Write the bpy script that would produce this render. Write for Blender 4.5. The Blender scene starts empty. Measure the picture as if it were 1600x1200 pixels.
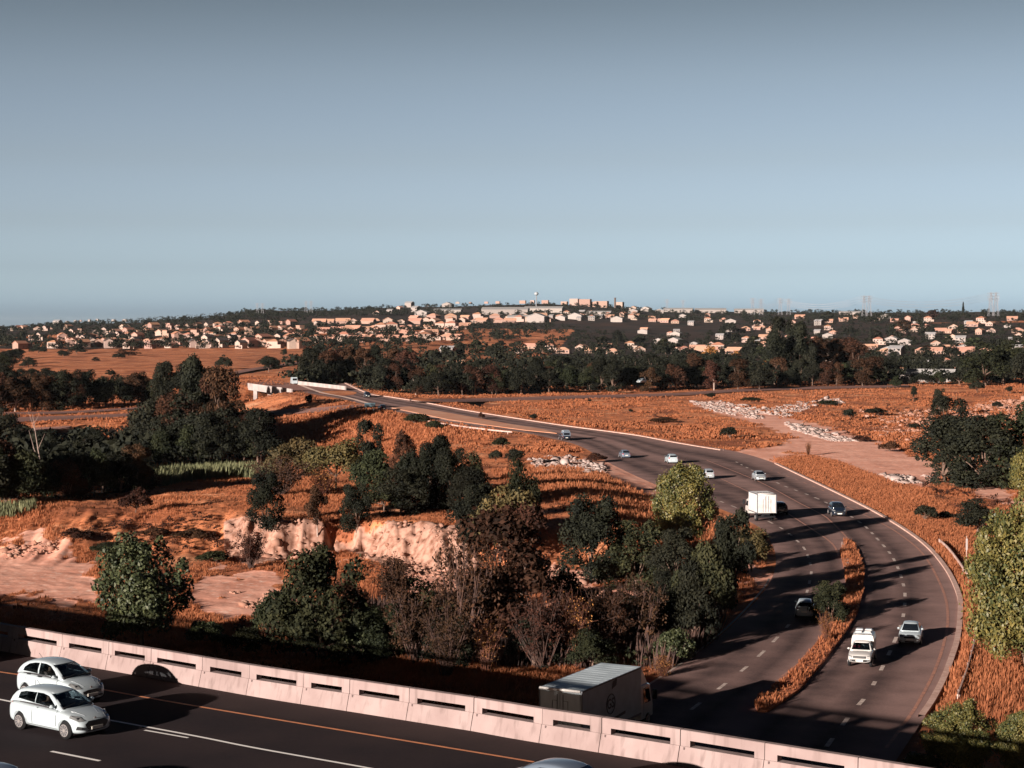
import bpy, bmesh, math, random
import numpy as np
from mathutils import Vector, Matrix
from mathutils.bvhtree import BVHTree
R = math.radians
random.seed(7)
scene = bpy.context.scene
COL = scene.collection
# ------------------------------------------------------------------ camera
F, HY, CXP, CZ = 2770.0, 506.0, 800.0, 24.0      # focal length in px of a 1600 px wide frame, eye height in metres
PITCH = math.atan(94.0 / F)
cd = bpy.data.cameras.new('camera'); cam = bpy.data.objects.new('camera', cd); COL.objects.link(cam)
cd.sensor_width = 36; cd.lens = 36 * F / 1600; cd.clip_start = .5; cd.clip_end = 40000
cam.location = (0, 0, CZ); cam.rotation_euler = (math.pi / 2 - PITCH, 0, 0)
scene.camera = cam
# ------------------------------------------------------------------ light
SUN_EL, SUN_AZ = R(11.9), R(220)      # azimuth clockwise from +Y
w = bpy.data.worlds.new('World'); scene.world = w; w.use_nodes = True
nt = w.node_tree; nt.nodes.clear()
out = nt.nodes.new('ShaderNodeOutputWorld'); bg = nt.nodes.new('ShaderNodeBackground')
sky = nt.nodes.new('ShaderNodeTexSky'); sky.sky_type = 'NISHITA'; sky.sun_disc = False
sky.sun_elevation = SUN_EL; sky.sun_rotation = SUN_AZ; sky.air_density = 1.0; sky.dust_density = 2.0; sky.ozone_density = 1.5
tc = nt.nodes.new('ShaderNodeTexCoord'); sx = nt.nodes.new('ShaderNodeSeparateXYZ')
rp = nt.nodes.new('ShaderNodeValToRGB'); mx = nt.nodes.new('ShaderNodeMix'); mx.data_type = 'RGBA'; mx.blend_type = 'MULTIPLY'
mx.inputs[0].default_value = 1
nt.links.new(tc.outputs['Generated'], sx.inputs[0]); nt.links.new(sx.outputs['Z'], rp.inputs[0])
SKY = [(0.0, (1.2582, 1.7204, 3.0827)), (0.013, (1.2582, 1.7204, 3.0827)), (0.031, (0.844, 1.0752, 1.8838)), (0.0561, (0.6563, 0.7292, 1.1174)), (0.0916, (0.5704, 0.5631, 0.7301)), (0.1372, (0.4952, 0.4563, 0.5171)), (0.1579, (0.4289, 0.3866, 0.4153)), (0.1767, (0.3625, 0.3229, 0.3325)), (0.35, (0.07, 0.09, 0.13)), (0.5, (0.05, 0.075, 0.13)), (1.0, (0.035, 0.06, 0.12))]
while len(rp.color_ramp.elements) < len(SKY): rp.color_ramp.elements.new(.5)
for e, (p, c) in zip(rp.color_ramp.elements, SKY): e.position = p; e.color = (*c, 1)
nt.links.new(sky.outputs[0], mx.inputs[6]); nt.links.new(rp.outputs[0], mx.inputs[7])
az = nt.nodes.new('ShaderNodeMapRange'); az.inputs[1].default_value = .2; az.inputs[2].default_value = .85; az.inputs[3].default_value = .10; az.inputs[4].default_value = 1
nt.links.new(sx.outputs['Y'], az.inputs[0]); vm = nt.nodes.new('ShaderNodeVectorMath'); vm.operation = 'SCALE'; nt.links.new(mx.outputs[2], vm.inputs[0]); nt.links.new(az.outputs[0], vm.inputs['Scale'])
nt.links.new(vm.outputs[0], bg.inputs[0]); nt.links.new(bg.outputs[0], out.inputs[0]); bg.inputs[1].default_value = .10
sl = bpy.data.lights.new('sun', 'SUN'); sl.energy = 5.0; sl.angle = R(.5); sl.color = (1, .87, .76)
so = bpy.data.objects.new('sun', sl); COL.objects.link(so)
SD = Vector((math.sin(SUN_AZ) * math.cos(SUN_EL), math.cos(SUN_AZ) * math.cos(SUN_EL), math.sin(SUN_EL)))
so.rotation_euler = (-SD).to_track_quat('-Z', 'Y').to_euler()
vs = scene.view_settings; vs.view_transform = 'Standard'; vs.look = 'None'; vs.exposure = 1.15; vs.gamma = 1
scene.cycles.use_denoising = True
scene.cycles.max_bounces = 5; scene.cycles.diffuse_bounces = 1; scene.cycles.glossy_bounces = 3; scene.cycles.transparent_max_bounces = 6
# ------------------------------------------------------------------ projection
FW = np.array([0, math.cos(PITCH), -math.sin(PITCH)]); UP = np.array([0, math.sin(PITCH), math.cos(PITCH)])
def ray(px, py):
    d = np.array([px - CXP, 0, 0]) + F * FW + (600 - py) * UP
    return d / d[1]
def proj(x, y, z):
    dz = z - CZ
    f = y * FW[1] + dz * FW[2]; u = y * UP[1] + dz * UP[2]
    return CXP + F * x / f, 600 - F * u / f
# ------------------------------------------------------------------ noise
def _h(ix, iy, s):
    n = (ix.astype(np.int64) * 374761393 + iy.astype(np.int64) * 668265263 + s * 974711) & 0x7fffffff
    n = ((n ^ (n >> 13)) * 1274126177) & 0x7fffffff
    return ((n ^ (n >> 16)) & 0xffff) / 65535.0
def vn(x, y, s=0):
    x = np.asarray(x, float); y = np.asarray(y, float)
    ix, iy = np.floor(x), np.floor(y); fx, fy = x - ix, y - iy
    fx = fx * fx * (3 - 2 * fx); fy = fy * fy * (3 - 2 * fy)
    a, b, c, d = _h(ix, iy, s), _h(ix + 1, iy, s), _h(ix, iy + 1, s), _h(ix + 1, iy + 1, s)
    return (a + (b - a) * fx) * (1 - fy) + (c + (d - c) * fx) * fy
def fbm(x, y, s=0, o=4):
    r = 0; a = 1; t = 0
    for k in range(o):
        r = r + a * vn(x * 2 ** k, y * 2 ** k, s + k); t += a; a *= .5
    return r / t
def sst(a, b, x):
    t = np.clip((x - a) / (b - a), 0, 1); return t * t * (3 - 2 * t)
# ------------------------------------------------------------------ terrain
YN = np.array([650, 1000, 1400, 1800, 2400, 3200, 4500, 6500, 9500.])
PC = np.array([-700, 0, 120, 200, 300, 400, 500, 600, 850, 1100, 1350, 1600, 2300.])
PT = np.array([
 [608, 578, 560, 545, 531, 521, 516, 515, 514],
 [608, 578, 560, 545, 528, 519, 515, 515, 514],
 [608, 575, 556, 545, 524, 513, 507, 509, 510],
 [608, 573, 554, 544, 521, 511, 505, 508, 510],
 [608, 572, 552, 540, 516, 504, 499, 506, 508],
 [608, 572, 551, 537, 514, 499, 486, 498, 505],
 [608, 573, 551, 534, 513, 498, 486, 496, 505],
 [608, 573, 551, 533, 513, 498, 481, 490, 505],
 [608, 573, 553, 538, 518, 500, 476, 484, 500],
 [607, 573, 554, 540, 520, 501, 489, 488, 500],
 [605, 571, 551, 532, 508, 496, 490, 489, 500],
 [602, 567, 545, 524, 503, 494, 489, 488, 500],
 [600, 563, 540, 520, 500, 493, 488, 488, 500.]])
def road_z(y): return 4.2 * sst(330, 520, y)
def flatY(py, zf=road_z):
    Y = 300.
    for _ in range(40): Y = .5 * Y + .5 * (CZ - float(zf(Y))) * F / (py - HY)
    return Y
_rc = [(1150, 757), (1050, 722), (1000, 707), (900, 683), (800, 663), (700, 647), (620, 632), (560, 621), (500, 611)]
RCY = []; RCX = []
for px, py in _rc:
    Y = flatY(py); RCY.append(Y); RCX.append((px - 800) / F * Y)
RCY.append(610); RCX.append(RCX[-1] - 24); RCY.append(900); RCX.append(RCX[-1] - 80)
RCY = np.array(RCY); RCX = np.array(RCX)
def hbase(x, y):
    x = np.asarray(x, float); y = np.asarray(y, float)
    Y = np.clip(y, 650, 9500); P = CXP + F * x / np.maximum(y, 1)
    ci = np.clip(np.searchsorted(PC, P) - 1, 0, len(PC) - 2); ct = np.clip((P - PC[ci]) / (PC[ci + 1] - PC[ci]), 0, 1); ct = ct * ct * (3 - 2 * ct)
    yi = np.clip(np.searchsorted(YN, Y) - 1, 0, len(YN) - 2); yt = np.clip((np.log(Y) - np.log(YN[yi])) / (np.log(YN[yi + 1]) - np.log(YN[yi])), 0, 1)
    a = PT[ci, yi] * (1 - yt) + PT[ci, yi + 1] * yt; b = PT[ci + 1, yi] * (1 - yt) + PT[ci + 1, yi + 1] * yt
    far = CZ - ((a * (1 - ct) + b * ct) - HY) * Y / F
    far = far + (fbm(x / 90, y / 90, 3) - .5) * np.clip((y - 1100) / 120, 0, 8)
    h = far * sst(560, 760, y)
    # pit and plateau on the left, its earth face turned to the camera
    cl = 191 + 5 * (vn(x / 6, x * 0, 5) - .5) + 2.6 * (vn(x / 1.5, x * 0, 6) - .5) + 1.5 * (vn(x / .6, y / 3, 8) - .5) - 13 * sst(-18, -5, x)
    sharp = sst(-33, -29, x) * (1 - sst(2, 12, x))
    wd = 26 * (1 - sharp) + (3.0 + 6 * sst(-16, -7, x)) * sharp
    pl = sst(0, 1, (y - cl) / wd + (1 - sharp) * .3)
    fall = 1 - sst(215, 330, y)
    side = 1 - sst(6, 22, x)
    h = h + side * (-.9 * (1 - pl) * sst(105, 150, y) + 2.5 * pl * fall)
    # river hollow full of trees
    h = h - 5.5 * sst(262, 300, y) * (1 - sst(395, 440, y)) * (1 - sst(-45, -12, x)) 
    # embankment of the main road
    rx = np.interp(y, RCY, RCX); d = np.abs(x - rx)
    yb = y - 1.3 * (x + 63.6); emb = road_z(y) * (1 - sst(514, 522, yb) * (1 - sst(582, 590, yb)))
    fo = 1 - sst(14, 24 + 14 * sst(300, 420, y), d)
    h = h + emb * fo * (1 - sst(640, 800, y))
    return h
def hit(px, py, hf=hbase, ymin=40):
    d = ray(px, py); ys = np.geomspace(ymin, 9500, 2600)
    z = CZ + d[2] * ys; g = hf(d[0] * ys, ys); k = np.argmax(z <= g)
    if z[k] > g[k]: k = len(ys) - 1
    y0, y1 = (ys[max(k - 1, 0)], ys[k]); 
    for _ in range(18):
        m = (y0 + y1) / 2
        if CZ + d[2] * m <= float(hf(d[0] * m, m)): y1 = m
        else: y0 = m
    return Vector((d[0] * y1, y1, CZ + d[2] * y1))
def at_z(px, py, z):
    d = ray(px, py); t = (z - CZ) / d[2]
    return Vector((d[0] * t, t, z))
# ------------------------------------------------------------------ materials
def mat(name, col, rough=.7, metal=0, spec=.5, n1=None, c2=None, isl=False, bump=None, rnd=0, vary=.0):
    """col/c2 blended by noise of scale n1 (object space) and, with isl, by a random value per leaf or blade"""
    m = bpy.data.materials.new(name); m.use_nodes = True; t = m.node_tree; N = t.nodes; L = t.links
    b = N['Principled BSDF']; b.inputs['Roughness'].default_value = rough; b.inputs['Metallic'].default_value = metal
    b.inputs['Specular IOR Level'].default_value = spec
    b.inputs['Base Color'].default_value = (*col, 1)
    src = None
    if c2 is not None:
        mix = N.new('ShaderNodeMix'); mix.data_type = 'RGBA'; mix.inputs[6].default_value = (*col, 1); mix.inputs[7].default_value = (*c2, 1)
        fac = None
        if n1:
            no = N.new('ShaderNodeTexNoise'); no.inputs['Scale'].default_value = n1; no.inputs['Detail'].default_value = 5
            g = N.new('ShaderNodeNewGeometry'); L.new(g.outputs['Position'], no.inputs['Vector'])
            mr = N.new('ShaderNodeMapRange'); mr.inputs[1].default_value = .35; mr.inputs[2].default_value = .65; L.new(no.outputs[0], mr.inputs[0]); fac = mr.outputs[0]
        if isl:
            g2 = N.new('ShaderNodeNewGeometry')
            if fac is None: fac = g2.outputs['Random Per Island']
            else:
                ma = N.new('ShaderNodeMath'); ma.operation = 'MULTIPLY_ADD'; ma.inputs[1].default_value = .6; L.new(g2.outputs['Random Per Island'], ma.inputs[0])
                m2 = N.new('ShaderNodeMath'); m2.operation = 'MULTIPLY'; m2.inputs[1].default_value = .4; L.new(fac, m2.inputs[0]); L.new(m2.outputs[0], ma.inputs[2]); fac = ma.outputs[0]
        L.new(fac, mix.inputs[0]); src = mix.outputs[2]
    if rnd:
        oi = N.new('ShaderNodeObjectInfo'); hs = N.new('ShaderNodeHueSaturation')
        mr = N.new('ShaderNodeMapRange'); mr.inputs[3].default_value = 1 - rnd; mr.inputs[4].default_value = 1 + rnd; L.new(oi.outputs['Random'], mr.inputs[0]); L.new(mr.outputs[0], hs.inputs['Value'])
        m3 = N.new('ShaderNodeMath'); m3.operation = 'MULTIPLY'; m3.inputs[1].default_value = 7.13; L.new(oi.outputs['Random'], m3.inputs[0])
        m4 = N.new('ShaderNodeMath'); m4.operation = 'FRACT'; L.new(m3.outputs[0], m4.inputs[0])
        mh = N.new('ShaderNodeMapRange'); mh.inputs[3].default_value = .5 - vary; mh.inputs[4].default_value = .5 + vary; L.new(m4.outputs[0], mh.inputs[0]); L.new(mh.outputs[0], hs.inputs['Hue'])
        if src: L.new(src, hs.inputs['Color'])
        else: hs.inputs['Color'].default_value = (*col, 1)
        src = hs.outputs[0]
    if src: L.new(src, b.inputs['Base Color'])
    if bump:
        no = N.new('ShaderNodeTexNoise'); no.inputs['Scale'].default_value = bump[0]; no.inputs['Detail'].default_value = 6
        g = N.new('ShaderNodeNewGeometry'); L.new(g.outputs['Position'], no.inputs['Vector'])
        bp = N.new('ShaderNodeBump'); bp.inputs['Strength'].default_value = 1; bp.inputs['Distance'].default_value = bump[1]
        L.new(no.outputs[0], bp.inputs['Height']); L.new(bp.outputs[0], b.inputs['Normal'])
    return m
# ------------------------------------------------------------------ object helpers
def tag(o, label=None, cat=None, group=None, kind=None):
    if label: o['label'] = label
    if cat: o['category'] = cat
    if group: o['group'] = group
    if kind: o['kind'] = kind
    return o
def link(name, me, parent=None, loc=None):
    o = bpy.data.objects.new(name, me); COL.objects.link(o)
    if parent: o.parent = parent
    if loc is not None: o.location = loc
    return o
def mk(name, V, Fs, m=None, parent=None, smooth=False, loc=None):
    me = bpy.data.meshes.new(name); me.from_pydata([tuple(v) for v in V], [], [tuple(f) for f in Fs]); me.update()
    if smooth: me.polygons.foreach_set('use_smooth', [True] * len(me.polygons))
    for x in (m if isinstance(m, list) else [m] if m else []): me.materials.append(x)
    return link(name, me, parent, loc)
def fast_mesh(name, V, Q, m=None, mi=None, smooth=False):
    """V (n,3) array, Q (m,4) quads"""
    me = bpy.data.meshes.new(name); n, q = len(V), len(Q); k = Q.shape[1]
    me.vertices.add(n); me.vertices.foreach_set('co', np.ascontiguousarray(V, dtype=np.float32).ravel())
    me.loops.add(q * k); me.loops.foreach_set('vertex_index', np.ascontiguousarray(Q, dtype=np.int32).ravel())
    me.polygons.add(q); me.polygons.foreach_set('loop_start', np.arange(0, q * k, k, dtype=np.int32))
    for x in (m if isinstance(m, list) else [m] if m else []): me.materials.append(x)
    if mi is not None: me.polygons.foreach_set('material_index', np.asarray(mi, dtype=np.int32))
    if smooth: me.polygons.foreach_set('use_smooth', np.ones(q, dtype=bool))
    me.update(calc_edges=True); return me
def empty(name, loc, rz=0, sc=None):
    o = bpy.data.objects.new(name, None); COL.objects.link(o); o.location = loc; o.rotation_euler = (0, 0, rz); o.empty_display_size = .3
    if sc: o.scale = sc
    return o
def ob_bm(name, bm, m=None, parent=None, smooth=False):
    me = bpy.data.meshes.new(name); bm.to_mesh(me); bm.free()
    if smooth: me.polygons.foreach_set('use_smooth', [True] * len(me.polygons))
    for x in (m if isinstance(m, list) else [m] if m else []): me.materials.append(x)
    return link(name, me, parent)
def bbox(bm, x0, x1, y0, y1, z0, z1, bev=0, mi=0):
    """add a box, optionally bevelled"""
    b2 = bmesh.new(); bmesh.ops.create_cube(b2, size=1)
    for v in b2.verts: v.co = Vector(((x0 + x1) / 2 + v.co.x * (x1 - x0), (y0 + y1) / 2 + v.co.y * (y1 - y0), (z0 + z1) / 2 + v.co.z * (z1 - z0)))
    if bev: bmesh.ops.bevel(b2, geom=b2.edges[:], offset=bev, segments=2, affect='EDGES')
    for f in b2.faces: f.material_index = mi
    me = bpy.data.meshes.new('t'); b2.to_mesh(me); b2.free(); bm.from_mesh(me); bpy.data.meshes.remove(me)
def tube(bm, pts, rad, seg=6, cap=True):
    rings = []
    pts = [Vector(p) for p in pts]
    for i, p in enumerate(pts):
        d = (pts[min(i + 1, len(pts) - 1)] - pts[max(i - 1, 0)]).normalized()
        a = d.orthogonal().normalized() if i == 0 else (rings[-1][1] - d * rings[-1][1].dot(d)).normalized()
        b = d.cross(a); r = rad[i] if isinstance(rad, (list, tuple)) else rad
        rings.append(([bm.verts.new(p + r * (math.cos(t) * a + math.sin(t) * b)) for t in [2 * math.pi * k / seg for k in range(seg)]], a))
    for i in range(len(rings) - 1):
        for k in range(seg): bm.faces.new((rings[i][0][k], rings[i][0][(k + 1) % seg], rings[i + 1][0][(k + 1) % seg], rings[i + 1][0][k]))
    if cap:
        bm.faces.new(rings[0][0][::-1]); bm.faces.new(rings[-1][0])
def loft(name, A, B, m, z=.0, n=10, cols=1, parent=None, crown=0):
    """sheet between polylines A and B (equal counts), smoothed with Catmull-Rom; UV x across, y along in metres"""
    def cr(P, i, t):
        p0, p1, p2, p3 = P[max(i - 1, 0)], P[i], P[i + 1], P[min(i + 2, len(P) - 1)]
        return .5 * ((2 * p1) + (p2 - p0) * t + (2 * p0 - 5 * p1 + 4 * p2 - p3) * t * t + (3 * p1 - p0 - 3 * p2 + p3) * t ** 3)
    a, b = [], []
    for i in range(len(A) - 1):
        for k in range(n): a.append(cr(A, i, k / n)); b.append(cr(B, i, k / n))
    a.append(A[-1]); b.append(B[-1])
    V, UVv, Fs = [], [], []; L = 0
    for i, (p, q) in enumerate(zip(a, b)):
        if i: L += ((p + q) / 2 - (a[i - 1] + b[i - 1]) / 2).length
        for c in range(cols + 1):
            t = c / cols; r = p.lerp(q, t); V.append((r.x, r.y, r.z + z + crown * 4 * t * (1 - t))); UVv.append((t, L))
    W = cols + 1
    for i in range(len(a) - 1):
        for c in range(cols): Fs.append((i * W + c, i * W + c + 1, (i + 1) * W + c + 1, (i + 1) * W + c))
    o = mk(name, V, Fs, m, parent, smooth=True)
    uv = o.data.uv_layers.new(name='uv'); 
    for lp in o.data.loops: uv.data[lp.index].uv = UVv[lp.vertex_index]
    return o, a, b
def inpoly(px, py, poly):
    px = np.asarray(px); r = np.zeros(px.shape, bool); n = len(poly)
    for i in range(n):
        x1, y1 = poly[i]; x2, y2 = poly[(i + 1) % n]
        c = ((y1 > py) != (y2 > py)) & (px < (x2 - x1) * (py - y1) / ((y2 - y1) or 1e-9) + x1); r ^= c
    return r
# ================================================================== roads: outlines
def rh(x, y): return hbase(x, y)
ROAD = [((800, 1230), (1330, 1300)), ((925, 1125), (1400, 1190)), ((1050, 1048), (1455, 1105)), ((1112, 1005), (1487, 1040)), ((1162, 960), (1499, 980)),
        ((1197, 920), (1498, 930)), ((1212, 885), (1475, 885)), ((1208, 855), (1437, 845)), ((1190, 828), (1375, 805)), ((1155, 808), (1300, 767)),
        ((1100, 786), (1212, 725)), ((1030, 760), (1140, 704)), ((960, 728), (1050, 691)), ((907, 698), (1000, 681)), ((860, 685), (950, 674)),
        ((800, 673), (875, 664)), ((745, 667), (800, 653)), ((695, 661), (725, 641)), ((640, 650), (665, 629)), ((590, 638), (612, 621)),
        ((535, 624), (575, 614.5)), ((475, 613.5), (538, 608.5))]
RL = [at_z(a[0], a[1], 0) if a[1] > 700 else hit(*a) for a, b in ROAD]
RR = [at_z(b[0], b[1], 0) if b[1] > 700 else hit(*b) for a, b in ROAD]
for P in RL + RR: P.z = float(road_z(P.y))
MED = [(1178, 1104), (1200, 1083), (1227, 1062), (1262, 1024), (1285, 996), (1306, 962), (1322, 915), (1319, 892), (1313, 866), (1318, 846), (1328, 846),
       (1341, 862), (1350, 890), (1349, 925), (1340, 960), (1322, 990), (1288, 1035), (1250, 1080), (1222, 1100), (1200, 1114), (1184, 1114)]
WEDGE = [(612, 638), (640, 636), (690, 644), (740, 653), (800, 664), (850, 672), (870, 678), (820, 673), (760, 665), (700, 657), (655, 648)]
GORE = [(466, 607.5), (500, 612), (540, 620), (585, 630), (590, 632.5), (560, 629), (520, 622), (490, 615)]
BARE = [[(-60, 865), (20, 838), (75, 842), (120, 850), (160, 872), (152, 905), (140, 950), (60, 945), (-60, 925)],
        [(285, 905), (340, 893), (440, 905), (458, 925), (452, 968), (380, 972), (300, 958), (280, 930)],
        [(350, 815), (420, 812), (500, 818), (560, 818), (640, 818), (735, 822), (750, 880), (745, 955), (690, 958), (640, 948), (640, 905), (590, 880), (540, 862), (500, 866), (430, 878), (390, 885), (350, 855)],
        [(845, 882), (880, 870), (940, 900), (1000, 918), (1060, 912), (1075, 935), (960, 948), (850, 948)],
        [(905, 722), (950, 714), (1005, 735), (1050, 765), (1020, 775), (975, 765), (935, 750)], [(915, 752), (1000, 762), (1030, 778), (990, 782)],
        [(1130, 704), (1190, 700), (1235, 692), (1238, 682), (1190, 664), (1110, 642), (1075, 628), (1120, 626), (1215, 650), (1300, 668), (1350, 684), (1410, 706), (1478, 735),
         (1480, 748), (1440, 764), (1395, 752), (1340, 737), (1290, 716), (1262, 708), (1240, 708), (1215, 722), (1195, 722)],
        [(1500, 750), (1560, 755), (1600, 790), (1560, 784), (1500, 768)], [(1125, 850), (1150, 870), (1185, 890), (1212, 892), (1195, 925), (1160, 915), (1130, 880)],
        [(505, 490), (860, 496), (850, 505), (700, 512), (560, 508), (500, 502)]]
def wpoly(P): return [tuple(hit(*p))[:2] for p in P]
ROADW = [(p.x, p.y) for p in RL] + [(p.x, p.y) for p in RR[::-1]]
def road_mask(x, y, g=0):
    m = inpoly(x, y, ROADW)
    if g:
        for a, b in ((g, 0), (-g, 0), (0, g * 2.5), (0, -g * 2.5)): m |= inpoly(x + a, y + b, ROADW)
    return m
BAREW = [wpoly(P) for P in BARE]
def bare_mask(x, y, j=1.0):
    jx = x + j * (fbm(x / 2.2, y / 4, 21) - .5) * 7; jy = y + j * (fbm(x / 2.2, y / 4, 31) - .5) * 22
    m = np.zeros(np.shape(x), bool)
    for i, P in enumerate(BAREW): m |= inpoly(x, y, P) if i == 2 else inpoly(jx, jy, P)
    return m
MEDW = [tuple(at_z(p[0], p[1], 0))[:2] for p in MED]
# far motorway strips (near edge list, far edge list)
SIDE = [([(-60, 651), (110, 647), (245, 638)], [(-60, 646), (110, 643.5), (245, 635)]),
        ([(-60, 664), (110, 657), (245, 650)], [(-60, 655), (110, 651), (245, 645)]),
        ([(-60, 680), (30, 677), (110, 671)], [(-60, 674), (30, 671), (110, 667)]),
        ([(385, 652), (450, 648.5), (500, 645), (545, 641), (600, 643)], [(385, 645), (450, 641), (500, 638), (545, 634), (600, 634)]),
        ([(640, 629), (700, 629.5), (760, 628.5), (900, 624), (1050, 619.5), (1200, 611), (1420, 606)], [(640, 624), (700, 624), (760, 623), (900, 619), (1050, 615), (1200, 606.5), (1420, 602.5)]),
        ([(335, 599), (360, 589), (400, 580.5), (470, 569)], [(335, 594), (360, 584), (400, 576.5), (470, 566)])]
def strip_pts(L):
    return [hit(*p) for p in L]
# ================================================================== ground sheet
def micro(x, y):
    a = np.clip((y - 60) / 60, 0, 1) * np.clip(1 - (y - 900) / 500, 0, 1)
    return a * ((fbm(x / 3.1, y / 3.1, 11) - .5) * .55 + (vn(x / .9, y / .9, 15) - .5) * .12)
def rough_mask(x, y): return ~(road_mask(x, y, 2.0))
rows = np.concatenate([np.geomspace(30, 120, 120)[:-1], np.geomspace(120, 420, 800)[:-1], np.geomspace(420, 900, 260)[:-1], np.geomspace(900, 9500, 420), [14000, 26000]])
uc = np.concatenate([np.linspace(-1.6, -.36, 26)[:-1], np.linspace(-.36, .36, 620), np.linspace(.36, 1.6, 26)[1:]])
UU, YY = np.meshgrid(uc, rows); XX = UU * YY
ZZ = hbase(XX, np.minimum(YY, 9500))
rmk = road_mask(XX, YY, 1.2); strips_w = []
stripm = np.zeros(XX.shape, bool)
for A, B in SIDE:
    a, b = strip_pts(A), strip_pts(B); strips_w.append((a, b))
    P = [(p.x, p.y) for p in a] + [(p.x, p.y) for p in b[::-1]]
    stripm |= inpoly(XX, YY, P) | inpoly(XX, YY + 5, P) | inpoly(XX, YY - 5, P)
bm_ = bare_mask(XX, YY)
cliffy = inpoly(XX, YY, BAREW[2]) & (YY > 178)
mic = micro(XX, YY)
def wmask(P): return inpoly(XX, YY, [tuple(hit(*p))[:2] for p in P])
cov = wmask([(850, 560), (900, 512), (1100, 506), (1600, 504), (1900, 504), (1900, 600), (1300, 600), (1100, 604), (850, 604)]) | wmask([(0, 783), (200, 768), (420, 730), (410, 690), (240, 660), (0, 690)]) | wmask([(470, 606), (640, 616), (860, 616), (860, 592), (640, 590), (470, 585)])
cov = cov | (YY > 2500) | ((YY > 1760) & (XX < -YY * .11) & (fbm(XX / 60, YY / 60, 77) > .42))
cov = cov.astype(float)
ZZ = ZZ + np.where(rmk | stripm, 0, mic * np.where(bm_ & ~cliffy, .35, 1) + np.where(cliffy, (fbm(XX / .9, YY / .9 + ZZ, 41) - .5) * 1.1, 0))
ZZ = np.where(rmk, ZZ - .05, ZZ)
ZZ = np.where(YY > 9600, ZZ - 60, ZZ)
nr, nc = XX.shape
V = np.stack([XX, YY, ZZ], -1).reshape(-1, 3)
idx = np.arange(nr * nc).reshape(nr, nc)
Q = np.stack([idx[:-1, :-1], idx[:-1, 1:], idx[1:, 1:], idx[1:, :-1]], -1).reshape(-1, 4)
gm = bpy.data.materials.new('ground_soil'); gm.use_nodes = True; t = gm.node_tree; N = t.nodes; L = t.links; b = N['Principled BSDF']; b.inputs['Roughness'].default_value = 1; b.inputs['Specular IOR Level'].default_value = .1
att = N.new('ShaderNodeVertexColor'); att.layer_name = 'bare'; geo = N.new('ShaderNodeNewGeometry'); sep = N.new('ShaderNodeSeparateColor'); L.new(att.outputs[0], sep.inputs[0])
def nz(sc, det=6, lo=.35, hi=.65, stretch=None):
    no = N.new('ShaderNodeTexNoise'); no.inputs['Scale'].default_value = sc; no.inputs['Detail'].default_value = det
    if stretch:
        mp = N.new('ShaderNodeVectorMath'); mp.operation = 'MULTIPLY'; mp.inputs[1].default_value = stretch; L.new(geo.outputs['Position'], mp.inputs[0]); L.new(mp.outputs[0], no.inputs['Vector'])
    else: L.new(geo.outputs['Position'], no.inputs['Vector'])
    mr = N.new('ShaderNodeMapRange'); mr.inputs[1].default_value = lo; mr.inputs[2].default_value = hi; L.new(no.outputs[0], mr.inputs[0]); return mr.outputs[0]
def mixc(f, a, b_):
    m_ = N.new('ShaderNodeMix'); m_.data_type = 'RGBA'
    if isinstance(f, float): m_.inputs[0].default_value = f
    else: L.new(f, m_.inputs[0])
    for k, c in ((6, a), (7, b_)):
        if isinstance(c, tuple): m_.inputs[k].default_value = (*c, 1)
        else: L.new(c, m_.inputs[k])
    return m_.outputs[2]
GR1, GR2, GR3 = (.70, .265, .125), (.52, .180, .082), (.20, .080, .045)
grass = mixc(nz(.03), GR1, GR2); grass = mixc(nz(.25, 6, .5, .75), grass, GR3); grass = mixc(nz(.09, 5, .56, .70), grass, (.74, .38, .22)); grass = mixc(nz(.055, 7, .50, .60), grass, (.30, .10, .05)); grass = mixc(nz(1.6, 4, .45, .8), grass, (.22, .08, .045))
dirt = mixc(nz(.12), (.86, .45, .34), (.70, .32, .23)); dirt = mixc(nz(1.5, 6, .55, .75), dirt, (.86, .60, .50))
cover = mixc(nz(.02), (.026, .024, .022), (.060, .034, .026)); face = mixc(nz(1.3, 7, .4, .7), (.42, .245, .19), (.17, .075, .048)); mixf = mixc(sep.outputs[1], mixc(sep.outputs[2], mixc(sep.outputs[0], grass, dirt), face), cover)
L.new(mixf, b.inputs['Base Color'])
no = N.new('ShaderNodeTexNoise'); no.inputs['Scale'].default_value = .9; no.inputs['Detail'].default_value = 9; L.new(geo.outputs['Position'], no.inputs['Vector'])
bp = N.new('ShaderNodeBump'); bp.inputs['Distance'].default_value = .09; bp.inputs['Strength'].default_value = .8; L.new(no.outputs[0], bp.inputs['Height']); L.new(bp.outputs[0], b.inputs['Normal'])
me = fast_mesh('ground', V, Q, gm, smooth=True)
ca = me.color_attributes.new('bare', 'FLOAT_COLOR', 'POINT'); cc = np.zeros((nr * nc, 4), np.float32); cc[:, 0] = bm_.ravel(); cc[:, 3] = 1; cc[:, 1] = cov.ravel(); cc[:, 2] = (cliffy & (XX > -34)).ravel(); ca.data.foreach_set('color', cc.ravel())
tag(link('ground', me), kind='structure')
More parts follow.
